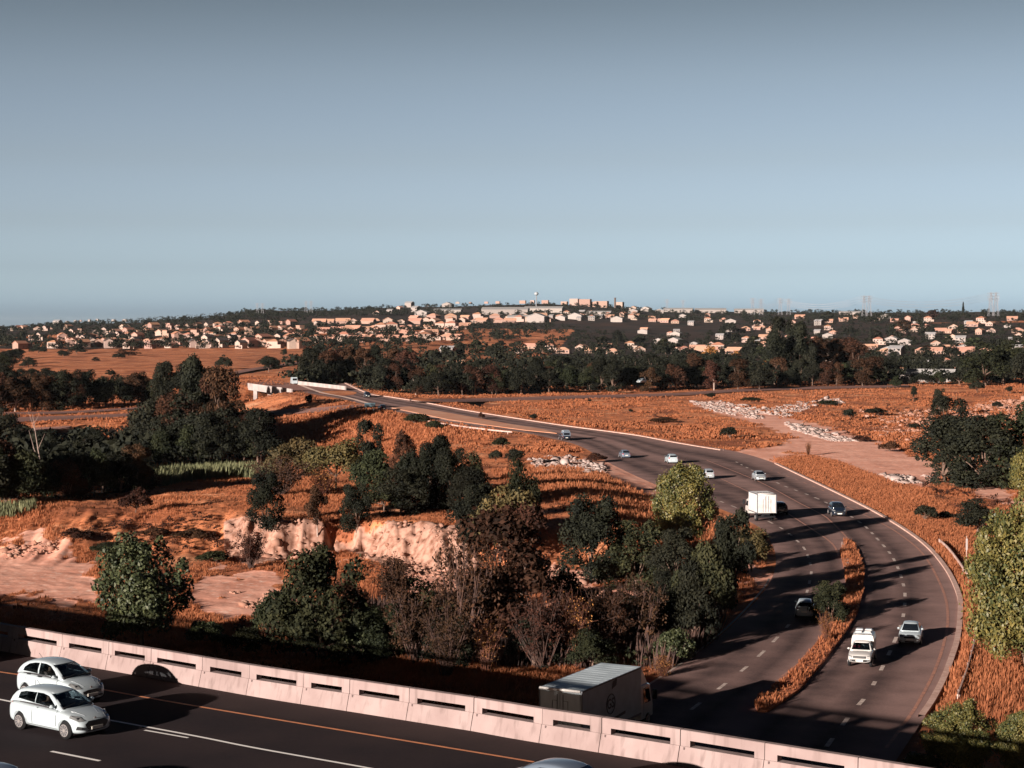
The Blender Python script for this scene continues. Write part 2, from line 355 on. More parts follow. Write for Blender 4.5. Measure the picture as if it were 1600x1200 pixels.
# ================================================================== road surfaces
def asphalt(name, c1, c2, bands, ctr=None):
    m = bpy.data.materials.new(name); m.use_nodes = True; t = m.node_tree; N = t.nodes; L = t.links; b = N['Principled BSDF']; b.inputs['Roughness'].default_value = .95; b.inputs['Specular IOR Level'].default_value = .08
    uv = N.new('ShaderNodeUVMap'); s = N.new('ShaderNodeSeparateXYZ'); L.new(uv.outputs[0], s.inputs[0])
    nw = N.new('ShaderNodeTexNoise'); nw.inputs['Scale'].default_value = .02; nw.noise_dimensions = '1D'; L.new(s.outputs['Y'], nw.inputs['W'])
    r = N.new('ShaderNodeValToRGB'); els = r.color_ramp.elements
    while len(els) < len(bands): els.new(.5)
    for e, (p, v) in zip(els, bands): e.position = p; e.color = (v, v, v, 1)
    ad = N.new('ShaderNodeMath'); ad.operation = 'MULTIPLY_ADD'; ad.inputs[1].default_value = .05; L.new(nw.outputs[0], ad.inputs[0]); L.new(s.outputs['X'], ad.inputs[2])
    L.new(ad.outputs[0], r.inputs[0])
    g = N.new('ShaderNodeNewGeometry'); no = N.new('ShaderNodeTexNoise'); no.inputs['Scale'].default_value = .35; no.inputs['Detail'].default_value = 8; L.new(g.outputs['Position'], no.inputs['Vector'])
    n2 = N.new('ShaderNodeTexNoise'); n2.inputs['Scale'].default_value = 9; n2.inputs['Detail'].default_value = 3; L.new(g.outputs['Position'], n2.inputs['Vector'])
    a1 = N.new('ShaderNodeMath'); a1.operation = 'MULTIPLY_ADD'; a1.inputs[1].default_value = 1.1; a1.inputs[2].default_value = -.55; L.new(no.outputs[0], a1.inputs[0])
    a2 = N.new('ShaderNodeMath'); a2.operation = 'MULTIPLY_ADD'; a2.inputs[1].default_value = .5; a2.inputs[2].default_value = -.25; L.new(n2.outputs[0], a2.inputs[0])
    a3 = N.new('ShaderNodeMath'); L.new(a1.outputs[0], a3.inputs[0]); L.new(a2.outputs[0], a3.inputs[1])
    a4 = N.new('ShaderNodeMath'); a4.use_clamp = True; L.new(a3.outputs[0], a4.inputs[0]); L.new(r.outputs[0], a4.inputs[1])
    mi = N.new('ShaderNodeMix'); mi.data_type = 'RGBA'; mi.inputs[6].default_value = (*c1, 1); mi.inputs[7].default_value = (*c2, 1); L.new(a4.outputs[0], mi.inputs[0]); L.new(mi.outputs[2], b.inputs['Base Color'])
    return m
A1, A2 = (.080, .053, .052), (.31, .197, .180)
m_road = asphalt('worn_asphalt', A1, A2, [(0, .95), (.10, .6), (.18, .08), (.28, .5), (.36, .10), (.44, .8), (.52, .9), (.60, .12), (.70, .6), (.79, .06), (.88, .65), (1, .95)])
main_road, ra, rb = loft('main_road', RL, RR, m_road, .05, 12, 8)
tag(main_road, kind='structure')
m_side = asphalt('far_asphalt', (.17, .10, .09), (.34, .18, .15), [(0, .8), (.3, .2), (.7, .5), (1, .8)])
for i, (a, b_) in enumerate(strips_w):
    o, _, _ = loft('motorway' if i < 5 else 'road', a, b_, m_side, .25 if i != 5 else .8, 14, 2); tag(o, kind='structure')
m_dry = mat('dry_grass', (.52, .165, .068), 1, spec=.1, n1=.35, c2=(.27, .082, .035), isl=True)
m_soil = mat('verge_soil', (.46, .18, .11), 1, spec=.1, n1=.8, c2=(.30, .10, .05), bump=(2., .2))
def island(name, P, zf, m, hgt=.16, zlift=.05):
    pts = [at_z(p[0], p[1], 0) if p[1] > 690 else hit(*p) for p in P]
    bm = bmesh.new()
    vs_ = [bm.verts.new((p.x, p.y, zf(p.y) + zlift + hgt)) for p in pts]; lo = [bm.verts.new((p.x, p.y, zf(p.y) - .05)) for p in pts]
    bm.faces.new(vs_); n = len(vs_)
    for i in range(n): bm.faces.new((vs_[i], lo[i], lo[(i + 1) % n], vs_[(i + 1) % n]))
    bmesh.ops.recalc_face_normals(bm, faces=bm.faces); bmesh.ops.triangulate(bm, faces=bm.faces)
    o = ob_bm(name, bm, m); tag(o, kind='structure'); return pts
island('median_strip', MED, lambda y: 0, m_soil)
island('grass_median', WEDGE, lambda y: float(road_z(y)), mat('wedge_grass', (.45, .18, .10), 1, n1=.3, c2=(.5, .26, .17)), .12)
m_kerb = mat('kerb_concrete', (.62, .42, .36), .9, n1=2, c2=(.45, .27, .22))
# paint
m_white = mat('worn_white_paint', (.62, .52, .47), .8, n1=3, c2=(.36, .27, .24))
m_orng = mat('amber_paint', (.66, .24, .10), .8, n1=2, c2=(.50, .19, .09))
m_amb2 = mat('worn_amber_paint', (.48, .22, .15), .8, n1=2, c2=(.30, .15, .12))
m_owh = mat('deck_white_paint', (.85, .82, .80), .7)
def smooth_line(P, step=1.0):
    out = []; 
    for i in range(len(P) - 1):
        p0, p1, p2, p3 = P[max(i - 1, 0)], P[i], P[i + 1], P[min(i + 2, len(P) - 1)]; n = max(2, int((p2 - p1).length / step))
        for k in range(n):
            t = k / n; out.append(.5 * ((2 * p1) + (p2 - p0) * t + (2 * p0 - 5 * p1 + 4 * p2 - p3) * t * t + (3 * p1 - p0 - 3 * p2 + p3) * t ** 3))
    out.append(P[-1]); return out
def stripe(name, P, width, m, z, dash=None, zf=None, hgt=0):
    pts = smooth_line([Vector(p) for p in P], .6); V, Fs = [], []; L = 0
    for i, p in enumerate(pts):
        d = (pts[min(i + 1, len(pts) - 1)] - pts[max(i - 1, 0)]); d.z = 0; d.normalize(); n = Vector((-d.y, d.x, 0)) * width / 2
        if i: L += (p - pts[i - 1]).length
        zz = (zf(p.y) if zf else p.z) + z
        V += [(p.x + n.x, p.y + n.y, zz), (p.x - n.x, p.y - n.y, zz)]
        if i and (not dash or (L + dash[2]) % (dash[0] + dash[1]) < dash[0]): Fs.append((2 * i - 2, 2 * i - 1, 2 * i + 1, 2 * i))
    if hgt:
        n = len(V); V += [(x, y, z_ - hgt) for x, y, z_ in V]; S = list(Fs); Fs = list(S)
        for f in S:
            a, b, c, d = f; Fs += [(a, a + n, d + n, d), (b, c, c + n, b + n)]
    return tag(mk(name, V, Fs, m), kind='structure')
def W(L): return [at_z(p[0], p[1], 0) if p[1] > 690 else hit(*p) for p in L]
zr_ = lambda y: float(road_z(y)) + .05
stripe('lane_marking', W([(1150, 722), (1190, 743), (1226, 760), (1266, 775), (1297, 789), (1344, 817), (1372, 844), (1395, 872), (1410, 909), (1414, 940), (1405, 985), (1364, 1072), (1330, 1116), (1290, 1170)]), .28, m_white, .008, (2.2, 3.6, 0), zr_)
stripe('lane_marking', W([(1205, 735), (1250, 752), (1297, 772), (1321, 784), (1345, 797), (1368, 812)]), .25, m_amb2, .008, (2, 4, 1), zr_)
stripe('lane_marking', W([(1000, 727), (1080, 765), (1200, 815), (1250, 850), (1266, 882), (1266, 905), (1252, 950), (1221, 990), (1170, 1040), (1080, 1110)]), .25, m_white, .008, (2.2, 4, 0), zr_)
stripe('edge_line', W([(1300, 782), (1375, 817), (1415, 842), (1445, 870), (1472, 920), (1481, 962), (1475, 1005), (1460, 1050), (1437, 1095), (1420, 1122), (1385, 1170)]), .22, m_amb2, .008, None, zr_)
stripe('edge_line', W([(1085, 712), (1160, 742), (1200, 760), (1250, 787), (1285, 805), (1300, 817), (1320, 837), (1337, 857)]), .22, m_amb2, .010, None, zr_)
stripe('edge_line', W([(1040, 716), (1100, 737), (1155, 762), (1200, 784), (1268, 827), (1300, 850), (1311, 870)]), .22, m_amb2, .010, None, zr_)
stripe('edge_line', W([(1202, 905), (1193, 920), (1158, 960), (1108, 1005), (1046, 1050), (920, 1128)]), .2, m_white, .012, None, zr_)
stripe('edge_line', W([(1296, 985), (1277, 1007), (1250, 1036), (1222, 1058)]), .2, m_amb2, .012, None, zr_)
stripe('kerb', W([(1212, 725), (1300, 767), (1375, 805), (1437, 845), (1475, 885), (1498, 930), (1500, 965), (1496, 1000), (1487, 1030), (1475, 1062), (1457, 1097), (1440, 1122)]), .42, m_kerb, .16, None, zr_, .2)
stripe('kerb', W([(1318, 850), (1322, 880), (1326, 905)]), .5, m_kerb, .18, None, zr_, .2)
farK = [hit(*p) for p in [(538, 608.5), (575, 614.5), (612, 621), (665, 629.5), (725, 641), (800, 653)]] + [hit(*p) for p in [(875, 664.5), (950, 674.5), (1000, 681.5), (1050, 691), (1090, 698), (1128, 704)]]
stripe('kerb', farK, .7, m_kerb, .14, None, zr_, .2)
stripe('edge_line', [hit(*p) for p in [(467, 608), (500, 613), (540, 621), (578, 631.5)]], 1.3, mat('gore_paint', (.72, .5, .42), .9), .03, None, zr_)
stripe('edge_line', [hit(*p) for p in [(612, 638.5), (655, 649), (700, 658), (760, 666)]], .9, m_kerb, .03, None, zr_)
stripe('edge_line', [hit(*p) for p in [(560, 613), (612, 622.5), (690, 636)]], .5, m_kerb, .03, None, zr_)
# ================================================================== bridge in front
HB = 14.5; DZ = CZ - HB
base_px = [(-2600, 690), (-1700, 757), (-1100, 840), (-600, 916), (-330, 960), (-160, 988), (0, 1017), (91, 1034), (206, 1054), (400, 1089), (535, 1110), (629, 1125), (730, 1141), (800, 1154), (930, 1175), (1057, 1196), (1200, 1221), (1340, 1245), (1480, 1270), (1620, 1296), (1780, 1326)]
BW = [at_z(px, py, DZ) for px, py in base_px]
BL = smooth_line(BW, .5)
deckA = [p + Vector((0, 0, 0)) for p in BW]
def norm_at(P, i):
    d = P[min(i + 1, len(P) - 1)] - P[max(i - 1, 0)]; return Vector((d.y, -d.x, 0)).normalized()   # towards the camera
m_deck = asphalt('deck_asphalt', (.022, .017, .020), (.050, .034, .034), [(0, 1.0), (.06, .75), (.115, .6), (.13, .25), (.22, .1), (.34, .3), (.47, .05), (.6, .3), (.8, .1), (1, .4)])
near = [p + norm_at(BW, i) * 22 for i, p in enumerate(BW)]; bk = [p - norm_at(BW, i) * .5 for i, p in enumerate(BW)]
dk, _, _ = loft('bridge_deck', [p + Vector((0, 0, 0)) for p in deckA], near, m_deck, 0, 6, 4); 
m_conc = mat('barrier_concrete', (.30, .228, .222), .9, n1=.9, c2=(.25, .183, .178), bump=(6, .01), spec=.2, rnd=.07)
t = m_conc.node_tree; N = t.nodes; L = t.links; b = N['Principled BSDF']; old = b.inputs['Base Color'].links[0].from_socket
g_ = N.new('ShaderNodeNewGeometry'); v_ = N.new('ShaderNodeVectorMath'); v_.operation = 'MULTIPLY'; v_.inputs[1].default_value = (2.6, 2.6, .25); L.new(g_.outputs['Position'], v_.inputs[0])
n_ = N.new('ShaderNodeTexNoise'); n_.inputs['Scale'].default_value = 1.6; n_.inputs['Detail'].default_value = 7; L.new(v_.outputs[0], n_.inputs['Vector'])
r_ = N.new('ShaderNodeMapRange'); r_.inputs[1].default_value = .52; r_.inputs[2].default_value = .75; r_.inputs[4].default_value = .6; L.new(n_.outputs[0], r_.inputs[0])
x_ = N.new('ShaderNodeMix'); x_.data_type = 'RGBA'; x_.inputs[7].default_value = (.12, .085, .08, 1); L.new(r_.outputs[0], x_.inputs[0]); L.new(old, x_.inputs[6]); L.new(x_.outputs[2], b.inputs['Base Color'])
root = empty('road_bridge', (BW[8].x, BW[8].y, DZ)); tag(root, 'concrete road bridge whose asphalt deck fills the lower left of the picture', 'bridge')
dk.parent = root; dk.matrix_parent_inverse = root.matrix_world.inverted() if False else Matrix.Translation(-root.location)
for k in list(dk.keys()):
    if k in ('kind',): del dk[k]
def cross(name, P, off, prof, m, parent=None):
    """extrude profile [(towards camera, up)] along P"""
    V, Fs = [], []; n = len(prof)
    for i, p in enumerate(P):
        nn = norm_at(P, i)
        for a, b in prof: V.append(p + nn * a + Vector((0, 0, b)) - (parent.location if parent else Vector()))
    for i in range(len(P) - 1):
        for k in range(n): Fs.append((i * n + k, i * n + (k + 1) % n, (i + 1) * n + (k + 1) % n, (i + 1) * n + k))
    o = mk(name, V, Fs, m, parent); bm = bmesh.new(); bm.from_mesh(o.data)
    bmesh.ops.recalc_face_normals(bm, faces=bm.faces); bm.to_mesh(o.data); bm.free(); return o
cross('girder', BW, 0, [(.0, -.06), (.0, -.03), (21.9, -.03), (21.9, -1.2), (18, -1.5), (6, -1.5), (.5, -.9), (-.75, -.7), (-.75, -.06)], mat('deck_concrete', (.35, .27, .25), .9), root)
def lane_line(name, L, width, m, dash=None):
    o = stripe(name, [at_z(p[0], p[1], DZ) for p in L], width, m, .006, dash); return o
lane_line('edge_line', [(-200, 1018), (0, 1050), (35, 1055), (120, 1070), (240, 1092), (400, 1119), (600, 1152), (800, 1185), (1000, 1219), (1200, 1254)], .15, m_orng)
lane_line('lane_marking', [(-150, 1064), (0, 1093), (60, 1105), (235, 1137), (320, 1153), (400, 1169), (580, 1201), (760, 1235)], .14, m_owh)
lane_line('lane_marking', [(226, 1141), (294, 1153)], .12, m_owh)
lane_line('lane_marking', [(80, 1174), (156, 1189)], .15, m_owh)
lane_line('lane_marking', [(-190, 1118), (-90, 1139)], .15, m_owh)
# barrier segments between the joints seen in the photograph
joints_px = [-2590, -1690, -1060, -760, -540, -330, -200, -90, 14, 91, 164, 230, 310, 384, 469, 541, 634, 735, 842, 935, 1058, 1190, 1336, 1457, 1590, 1740]
cum = [0]
for i in range(1, len(BL)): cum.append(cum[-1] + (BL[i] - BL[i - 1]).length)
pxs = [proj(p.x, p.y, DZ + 1.1)[0] for p in BL]
js = [float(np.interp(j, pxs, cum)) for j in joints_px]
bxa, bya = [p.x for p in BL], [p.y for p in BL]
def bpt(s): return Vector((float(np.interp(s, cum, bxa)), float(np.interp(s, cum, bya)), DZ))
m_joint = mat('joint_shadow', (.10, .07, .07), 1)
for k in range(len(js) - 1):
    s0, s1 = js[k] + .012, js[k + 1] - .012; p0, p1 = bpt(s0), bpt(s1); c = (p0 + p1) / 2; L_ = (p1 - p0).length
    rz = math.atan2(p1.y - p0.y, p1.x - p0.x)
    r = empty('concrete_barrier', c, rz)
    pn = ['first', 'second', 'third', 'fourth', 'fifth', 'sixth', 'seventh', 'eighth', 'ninth', 'tenth', 'eleventh', 'twelfth', 'thirteenth', 'fourteenth', 'fifteenth', 'sixteenth', 'seventeenth', 'eighteenth']
    if 8 <= k <= 22: lb = pn[k - 8] + ' pink concrete parapet segment from the left along the bridge edge'
    else: lb = pn[k] + ' pink concrete parapet segment counted along the approach beyond the left edge' if k < 8 else pn[k - 23] + ' pink concrete parapet segment past the right end of those in view'
    tag(r, lb, 'barrier', 'concrete parapet segments along the bridge')
    h2 = L_ / 2; sw = h2 - (.36 if k % 3 else .44)
    # y local: minus = towards the camera ; base foot 0.0 .. top
    def ext(name, x0, x1, prof):
        n = len(prof); V = [(x0, -a, b) for a, b in prof] + [(x1, -a, b) for a, b in prof]
        Fs = [(i, (i + 1) % n, (i + 1) % n + n, i + n) for i in range(n)] + [tuple(range(n))[::-1], tuple(range(n, 2 * n))]
        bm = bmesh.new(); vv = [bm.verts.new(v) for v in V]
        for f in Fs: bm.faces.new([vv[i] for i in f])
        bmesh.ops.recalc_face_normals(bm, faces=bm.faces); return bm
    bm = ext('', -h2, h2, [(.0, -.02), (-.02, .10), (-.17, .62), (-.52, .62), (-.52, -.02)]); ob_bm('base', bm, m_conc, r)
    bm = bmesh.new()
    for x0, x1 in ((-h2, -sw), (sw, h2)):
        b2 = ext('', x0, x1, [(-.20, .622), (-.205, .83), (-.50, .83), (-.50, .622)]); me = bpy.data.meshes.new('t'); b2.to_mesh(me); bm.from_mesh(me); b2.free()
    b2 = ext('', -h2, h2, [(-.205, .83), (-.215, 1.13), (-.235, 1.15), (-.46, 1.15), (-.48, 1.13), (-.50, .83)]); me = bpy.data.meshes.new('t'); b2.to_mesh(me); bm.from_mesh(me); b2.free()
    ob_bm('top_rail', bm, m_conc, r)
    bm = bmesh.new(); bbox(bm, -h2 + .14, -h2 + .20, .14, .19, .47, .60); ob_bm('lifting_slot', bm, m_joint, r)
# ================================================================== vegetation
rng = np.random.default_rng(11)
def leaf_quads(C, Nrm, size, aspect=.5, rg=rng):
    """one rhombus per centre C, facing Nrm with scatter"""
    n = len(C); N_ = Nrm + rg.normal(0, .55, (n, 3)); N_ /= np.linalg.norm(N_, axis=1)[:, None]
    t = rg.normal(0, 1, (n, 3)); t -= (t * N_).sum(1)[:, None] * N_; t /= np.linalg.norm(t, axis=1)[:, None]
    b = np.cross(N_, t); s = (size * rg.uniform(.6, 1.25, n))[:, None]
    V = np.stack([C - t * s, C + b * s * aspect, C + t * s, C - b * s * aspect], 1).reshape(-1, 3)
    return V, np.arange(4 * n).reshape(-1, 4)
def crown_cloud(rg, blobs, n, leaf, aspect=.5, shell=.35, low=-.35):
    """blobs: array of (x,y,z,r,squash)"""
    B = np.array(blobs); wgt = B[:, 3] ** 2; k = rg.choice(len(B), n, p=wgt / wgt.sum())
    d = rg.normal(0, 1, (n, 3)); d /= np.linalg.norm(d, axis=1)[:, None]; d[:, 2] = np.where(d[:, 2] < low, -d[:, 2], d[:, 2])
    r = B[k, 3] * (1 - shell * rg.random(n) ** 1.6) * (1 + .10 * rg.normal(0, 1, n))
    C = B[k, :3] + d * r[:, None] * np.stack([np.ones(n), np.ones(n), B[k, 4]], 1)
    return leaf_quads(C, d, leaf, aspect, rg)
def limbs(bm, base_r, tips, trunk_h, lean=(0, 0), seg=6, rg=rng):
    t0 = Vector((lean[0] * .5, lean[1] * .5, trunk_h))
    tube(bm, [(0, 0, -.03), (lean[0] * .1, lean[1] * .1, trunk_h * .4), t0], [base_r * 1.25, base_r, base_r * .75], seg)
    for tp in tips:
        tp = Vector(tp); m = t0.lerp(tp, .5) + Vector(rg.normal(0, .02, 3)); tube(bm, [t0 - Vector((0, 0, base_r)), m, tp], [base_r * .6, base_r * .35, base_r * .12], 5)
m_bark = mat('bark', (.10, .062, .045), .95, n1=3, c2=(.17, .11, .085))
m_pale = mat('pale_bark', (.42, .33, .29), .9, n1=3, c2=(.25, .17, .14))
LEAF = {
 'round': mat('leaf_bright', (.022, .042, .018), .5, spec=.3, c2=(.185, .145, .040), isl=True, n1=.5),
 'glossy': mat('leaf_glossy', (.013, .023, .013), .55, spec=.25, c2=(.075, .082, .035), isl=True, n1=.8),
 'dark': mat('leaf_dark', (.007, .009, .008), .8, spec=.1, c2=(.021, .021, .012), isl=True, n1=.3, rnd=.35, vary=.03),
 'brown': mat('leaf_brown', (.014, .009, .007), .85, spec=.1, c2=(.068, .030, .017), isl=True, n1=.3, rnd=.3, vary=.015),
 'green': mat('leaf_green', (.009, .013, .009), .8, spec=.1, c2=(.034, .035, .015), isl=True, n1=.4, rnd=.3, vary=.03),
 'olive': mat('leaf_olive', (.035, .034, .016), .7, spec=.2, c2=(.13, .095, .035), isl=True, n1=.4, rnd=.2, vary=.02),
 'rust': mat('leaf_rust', (.20, .09, .03), .8, spec=.2, c2=(.34, .15, .045), isl=True, rnd=.2)}
def blobset(rg, kind):
    B = []
    if kind == 'ball':
        B.append((0, 0, .53, .40, 1.08))
        for i in range(46):
            a = rg.uniform(0, 6.28); e = rg.uniform(-1.0, 1.4); B.append((.38 * math.cos(a) * math.cos(e), .38 * math.sin(a) * math.cos(e), .53 + .38 * math.sin(e), rg.uniform(.06, .11), 1))
    elif kind == 'ball2':
        for c in ((0, 0, .5, .36), (.16, -.05, .36, .26), (-.17, .06, .40, .27), (.05, .1, .68, .25)): B.append((*c, 1.05))
        for i in range(60):
            a = rg.uniform(0, 6.28); e = rg.uniform(-1.0, 1.4); q = rg.uniform(.33, .46); B.append((q * math.cos(a) * math.cos(e), q * math.sin(a) * math.cos(e), .52 + q * math.sin(e), rg.uniform(.05, .10), 1))
    elif kind == 'mound':
        for i in range(46):
            a = rg.uniform(0, 6.28); r = .42 * rg.random() ** .5; z = rg.uniform(.08, .9) ; r *= (1.05 - .75 * max(0, z - .35)); B.append((r * math.cos(a), r * math.sin(a), z, rg.uniform(.07, .15), 1.0))
    elif kind == 'open':
        for i in range(22):
            a = rg.uniform(0, 6.28); r = .38 * rg.random() ** .5; z = rg.uniform(.28, .88); r *= (1 - .5 * abs(z - .5)); B.append((r * math.cos(a), r * math.sin(a), z, rg.uniform(.08, .16), .9))
    elif kind == 'broad':
        for i in range(30):
            a = rg.uniform(0, 6.28); r = .40 * rg.random() ** .5; z = rg.choice([.18, .32]) + .50 * (1 - (r / .42) ** 2) * rg.uniform(.5, 1.1); B.append((r * math.cos(a), r * math.sin(a), z, rg.uniform(.11, .20), .8))
    elif kind == 'tall':
        for i in range(22):
            z = rg.uniform(.12, .93); r = .34 * rg.random() ** .5 * (1.15 - .75 * z); a = rg.uniform(0, 6.28); B.append((r * math.cos(a), r * math.sin(a), z, rg.uniform(.07, .15), 1.2))
    elif kind == 'shrub':
        for i in range(13):
            a = rg.uniform(0, 6.28); r = .36 * rg.random() ** .5; B.append((r * math.cos(a), r * math.sin(a), .25 + .4 * (1 - (r / .4) ** 2) * rg.uniform(.4, 1.2), rg.uniform(.13, .26), .9))
    elif kind == 'cypress':
        for i in range(14):
            z = .08 + .86 * i / 13; B.append((rg.normal(0, .02), rg.normal(0, .02), z, .20 * (1 - z) ** .6 + .04, 1.4))
    return B
PROTO = {}
def proto(key, shape, leafkey, n, leaf, aspect=.5, trunk=.3, tr=.022, seed=0, bark=None, low=-.35, shell=.35):
    rg = np.random.default_rng(seed + 100); B = blobset(rg, shape)
    V, Q = crown_cloud(rg, B, n, leaf, aspect, shell, low); cm = fast_mesh('crown', V, Q, LEAF[leafkey])
    bm = bmesh.new(); tips = [(b[0] * .8, b[1] * .8, b[2]) for b in B[::max(1, len(B) // 7)]]
    limbs(bm, tr, tips, trunk, rg.normal(0, .05, 2), rg=rg); tm = bpy.data.meshes.new('trunk'); bm.to_mesh(tm); bm.free(); tm.materials.append(bark or m_bark)
    PROTO[key] = (cm, tm)
def twig_proto(key, seed, mt, n=60, spread=.35, leaves=900, leafkey='brown', lf=.02):
    rg = np.random.default_rng(seed); bm = bmesh.new(); pts = []
    for i in range(n):
        a = rg.uniform(0, 6.28); sp = spread * rg.random() ** .7; h = rg.uniform(.5, 1.0); p0 = Vector(rg.normal(0, .035, 3)); p0.z = 0
        tip = Vector((sp * math.cos(a), sp * math.sin(a), h)); m1 = p0.lerp(tip, .4) + Vector(rg.normal(0, .03, 3)); tube(bm, [p0, m1, tip], [.009, .006, .002], 3, False)
        for k in range(4):
            q = m1.lerp(tip, rg.uniform(.1, .9)); e = q + Vector(rg.normal(0, .09, 3)) + Vector((0, 0, .07)); tube(bm, [q, e], [.004, .0015], 3, False); pts += [tuple(e), tuple(q.lerp(e, .6))]
    tm = bpy.data.meshes.new('twigs'); bm.to_mesh(tm); bm.free(); tm.materials.append(mt)
    P = np.array(pts); C = P[rg.integers(0, len(P), leaves)] + rg.normal(0, .025, (leaves, 3)); V, Q = leaf_quads(C, rg.normal(0, 1, (leaves, 3)), lf, .5, rg)
    PROTO[key] = (fast_mesh('crown', V, Q, LEAF[leafkey]), tm)
proto('round', 'ball', 'round', 26000, .0155, .55, .2, .03, 1, low=-.95)
proto('round2', 'ball2', 'round', 42000, .0135, .55, .15, .03, 2, low=-.95)
proto('bigleaf', 'ball2', 'glossy', 12000, .020, .6, .25, .022, 3, low=-.8)
proto('greenleaf', 'broad', 'glossy', 5200, .030, .6, .2, .02, 4, low=-.8)
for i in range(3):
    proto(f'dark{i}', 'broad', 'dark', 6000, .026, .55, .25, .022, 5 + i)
    proto(f'darktall{i}', 'tall', 'dark', 5000, .024, .5, .3, .018, 9 + i)
    proto(f'brown{i}', 'tall', 'brown', 4600, .024, .5, .3, .018, 13 + i, bark=m_pale if i == 1 else None)
    proto(f'green{i}', 'broad', 'green', 6000, .026, .5, .25, .02, 17 + i)
    proto(f'shrub{i}', 'shrub', ['dark', 'brown', 'green'][i], 2200, .045, .5, .2, .02, 21 + i)
    proto(f'far{i}', 'broad', 'dark', 520, .085, .6, .2, .025, 27 + i)
    proto(f'farb{i}', 'tall', ['brown', 'dark', 'green'][i], 480, .08, .6, .2, .025, 31 + i)
proto('dense0', 'mound', 'dark', 9500, .022, .55, .12, .02, 61, low=-.8)
proto('dense1', 'mound', 'green', 9500, .022, .55, .12, .02, 62, low=-.8)
proto('dense2', 'mound', 'brown', 8500, .022, .5, .12, .02, 63, low=-.8)
proto('olive', 'broad', 'olive', 6000, .026, .5, .25, .02, 35)
proto('cyp', 'cypress', 'dark', 900, .05, .5, .1, .03, 36)
proto('rust', 'broad', 'rust', 700, .07, .6, .2, .02, 37)
m_twig = mat('dry_twigs', (.075, .036, .026), .9, n1=2, c2=(.035, .02, .018))
twig_proto('twig0', 41, m_twig, 60, .38, 4200, 'brown', .024)
twig_proto('twig1', 42, m_twig, 50, .5, 3000, 'brown', .022)
twig_proto('twig2', 43, mat('red_twigs', (.15, .052, .028), .9, n1=2, c2=(.07, .028, .02)), 80, .3, 900, 'rust', .015)
_n = 0
def plant(name, key, P, hgt, wid, label, cat='tree', group=None, rz=None, sink=.0, parts=True):
    """P world base, hgt and wid in metres (prototypes are 1 high, about 1 wide for ball/broad, .75 for tall)"""
    global _n; _n += 1
    cm, tm = PROTO[key]; rz = random.uniform(0, 6.28) if rz is None else rz
    ww = wid / {'r': .98, 'b': .95, 'g': .95, 'd': .95, 's': .95, 'o': .95, 't': .85, 'f': .95, 'c': .5}[key[0]]
    if 'tall' in key or key[:5] == 'brown' or key[:4] == 'farb': ww = wid / .66
    r = empty(name, (P.x, P.y, P.z - sink), rz, (ww, ww, hgt))
    tag(r, label, cat, group)
    t = link('trunk' if key[:4] != 'twig' else 'stem', tm, r); c = link('crown', cm, r)
    return r
def gz(x, y): return float(hbase(x, y))
def pl(name, key, bx, by, hp, wp, label, cat='tree', group=None, dist=None, sink=.15, z=None):
    P = hit(bx, by) if z is None else at_z(bx, by, z)
    s = (by - HY) / (CZ - P.z) if by > HY + 5 and P.z < 20 else F / P.y
    s = F / math.hypot(P.y, P.x)
    return plant(name, key, P, hp / s, wp / s, label, cat, group, sink=sink)
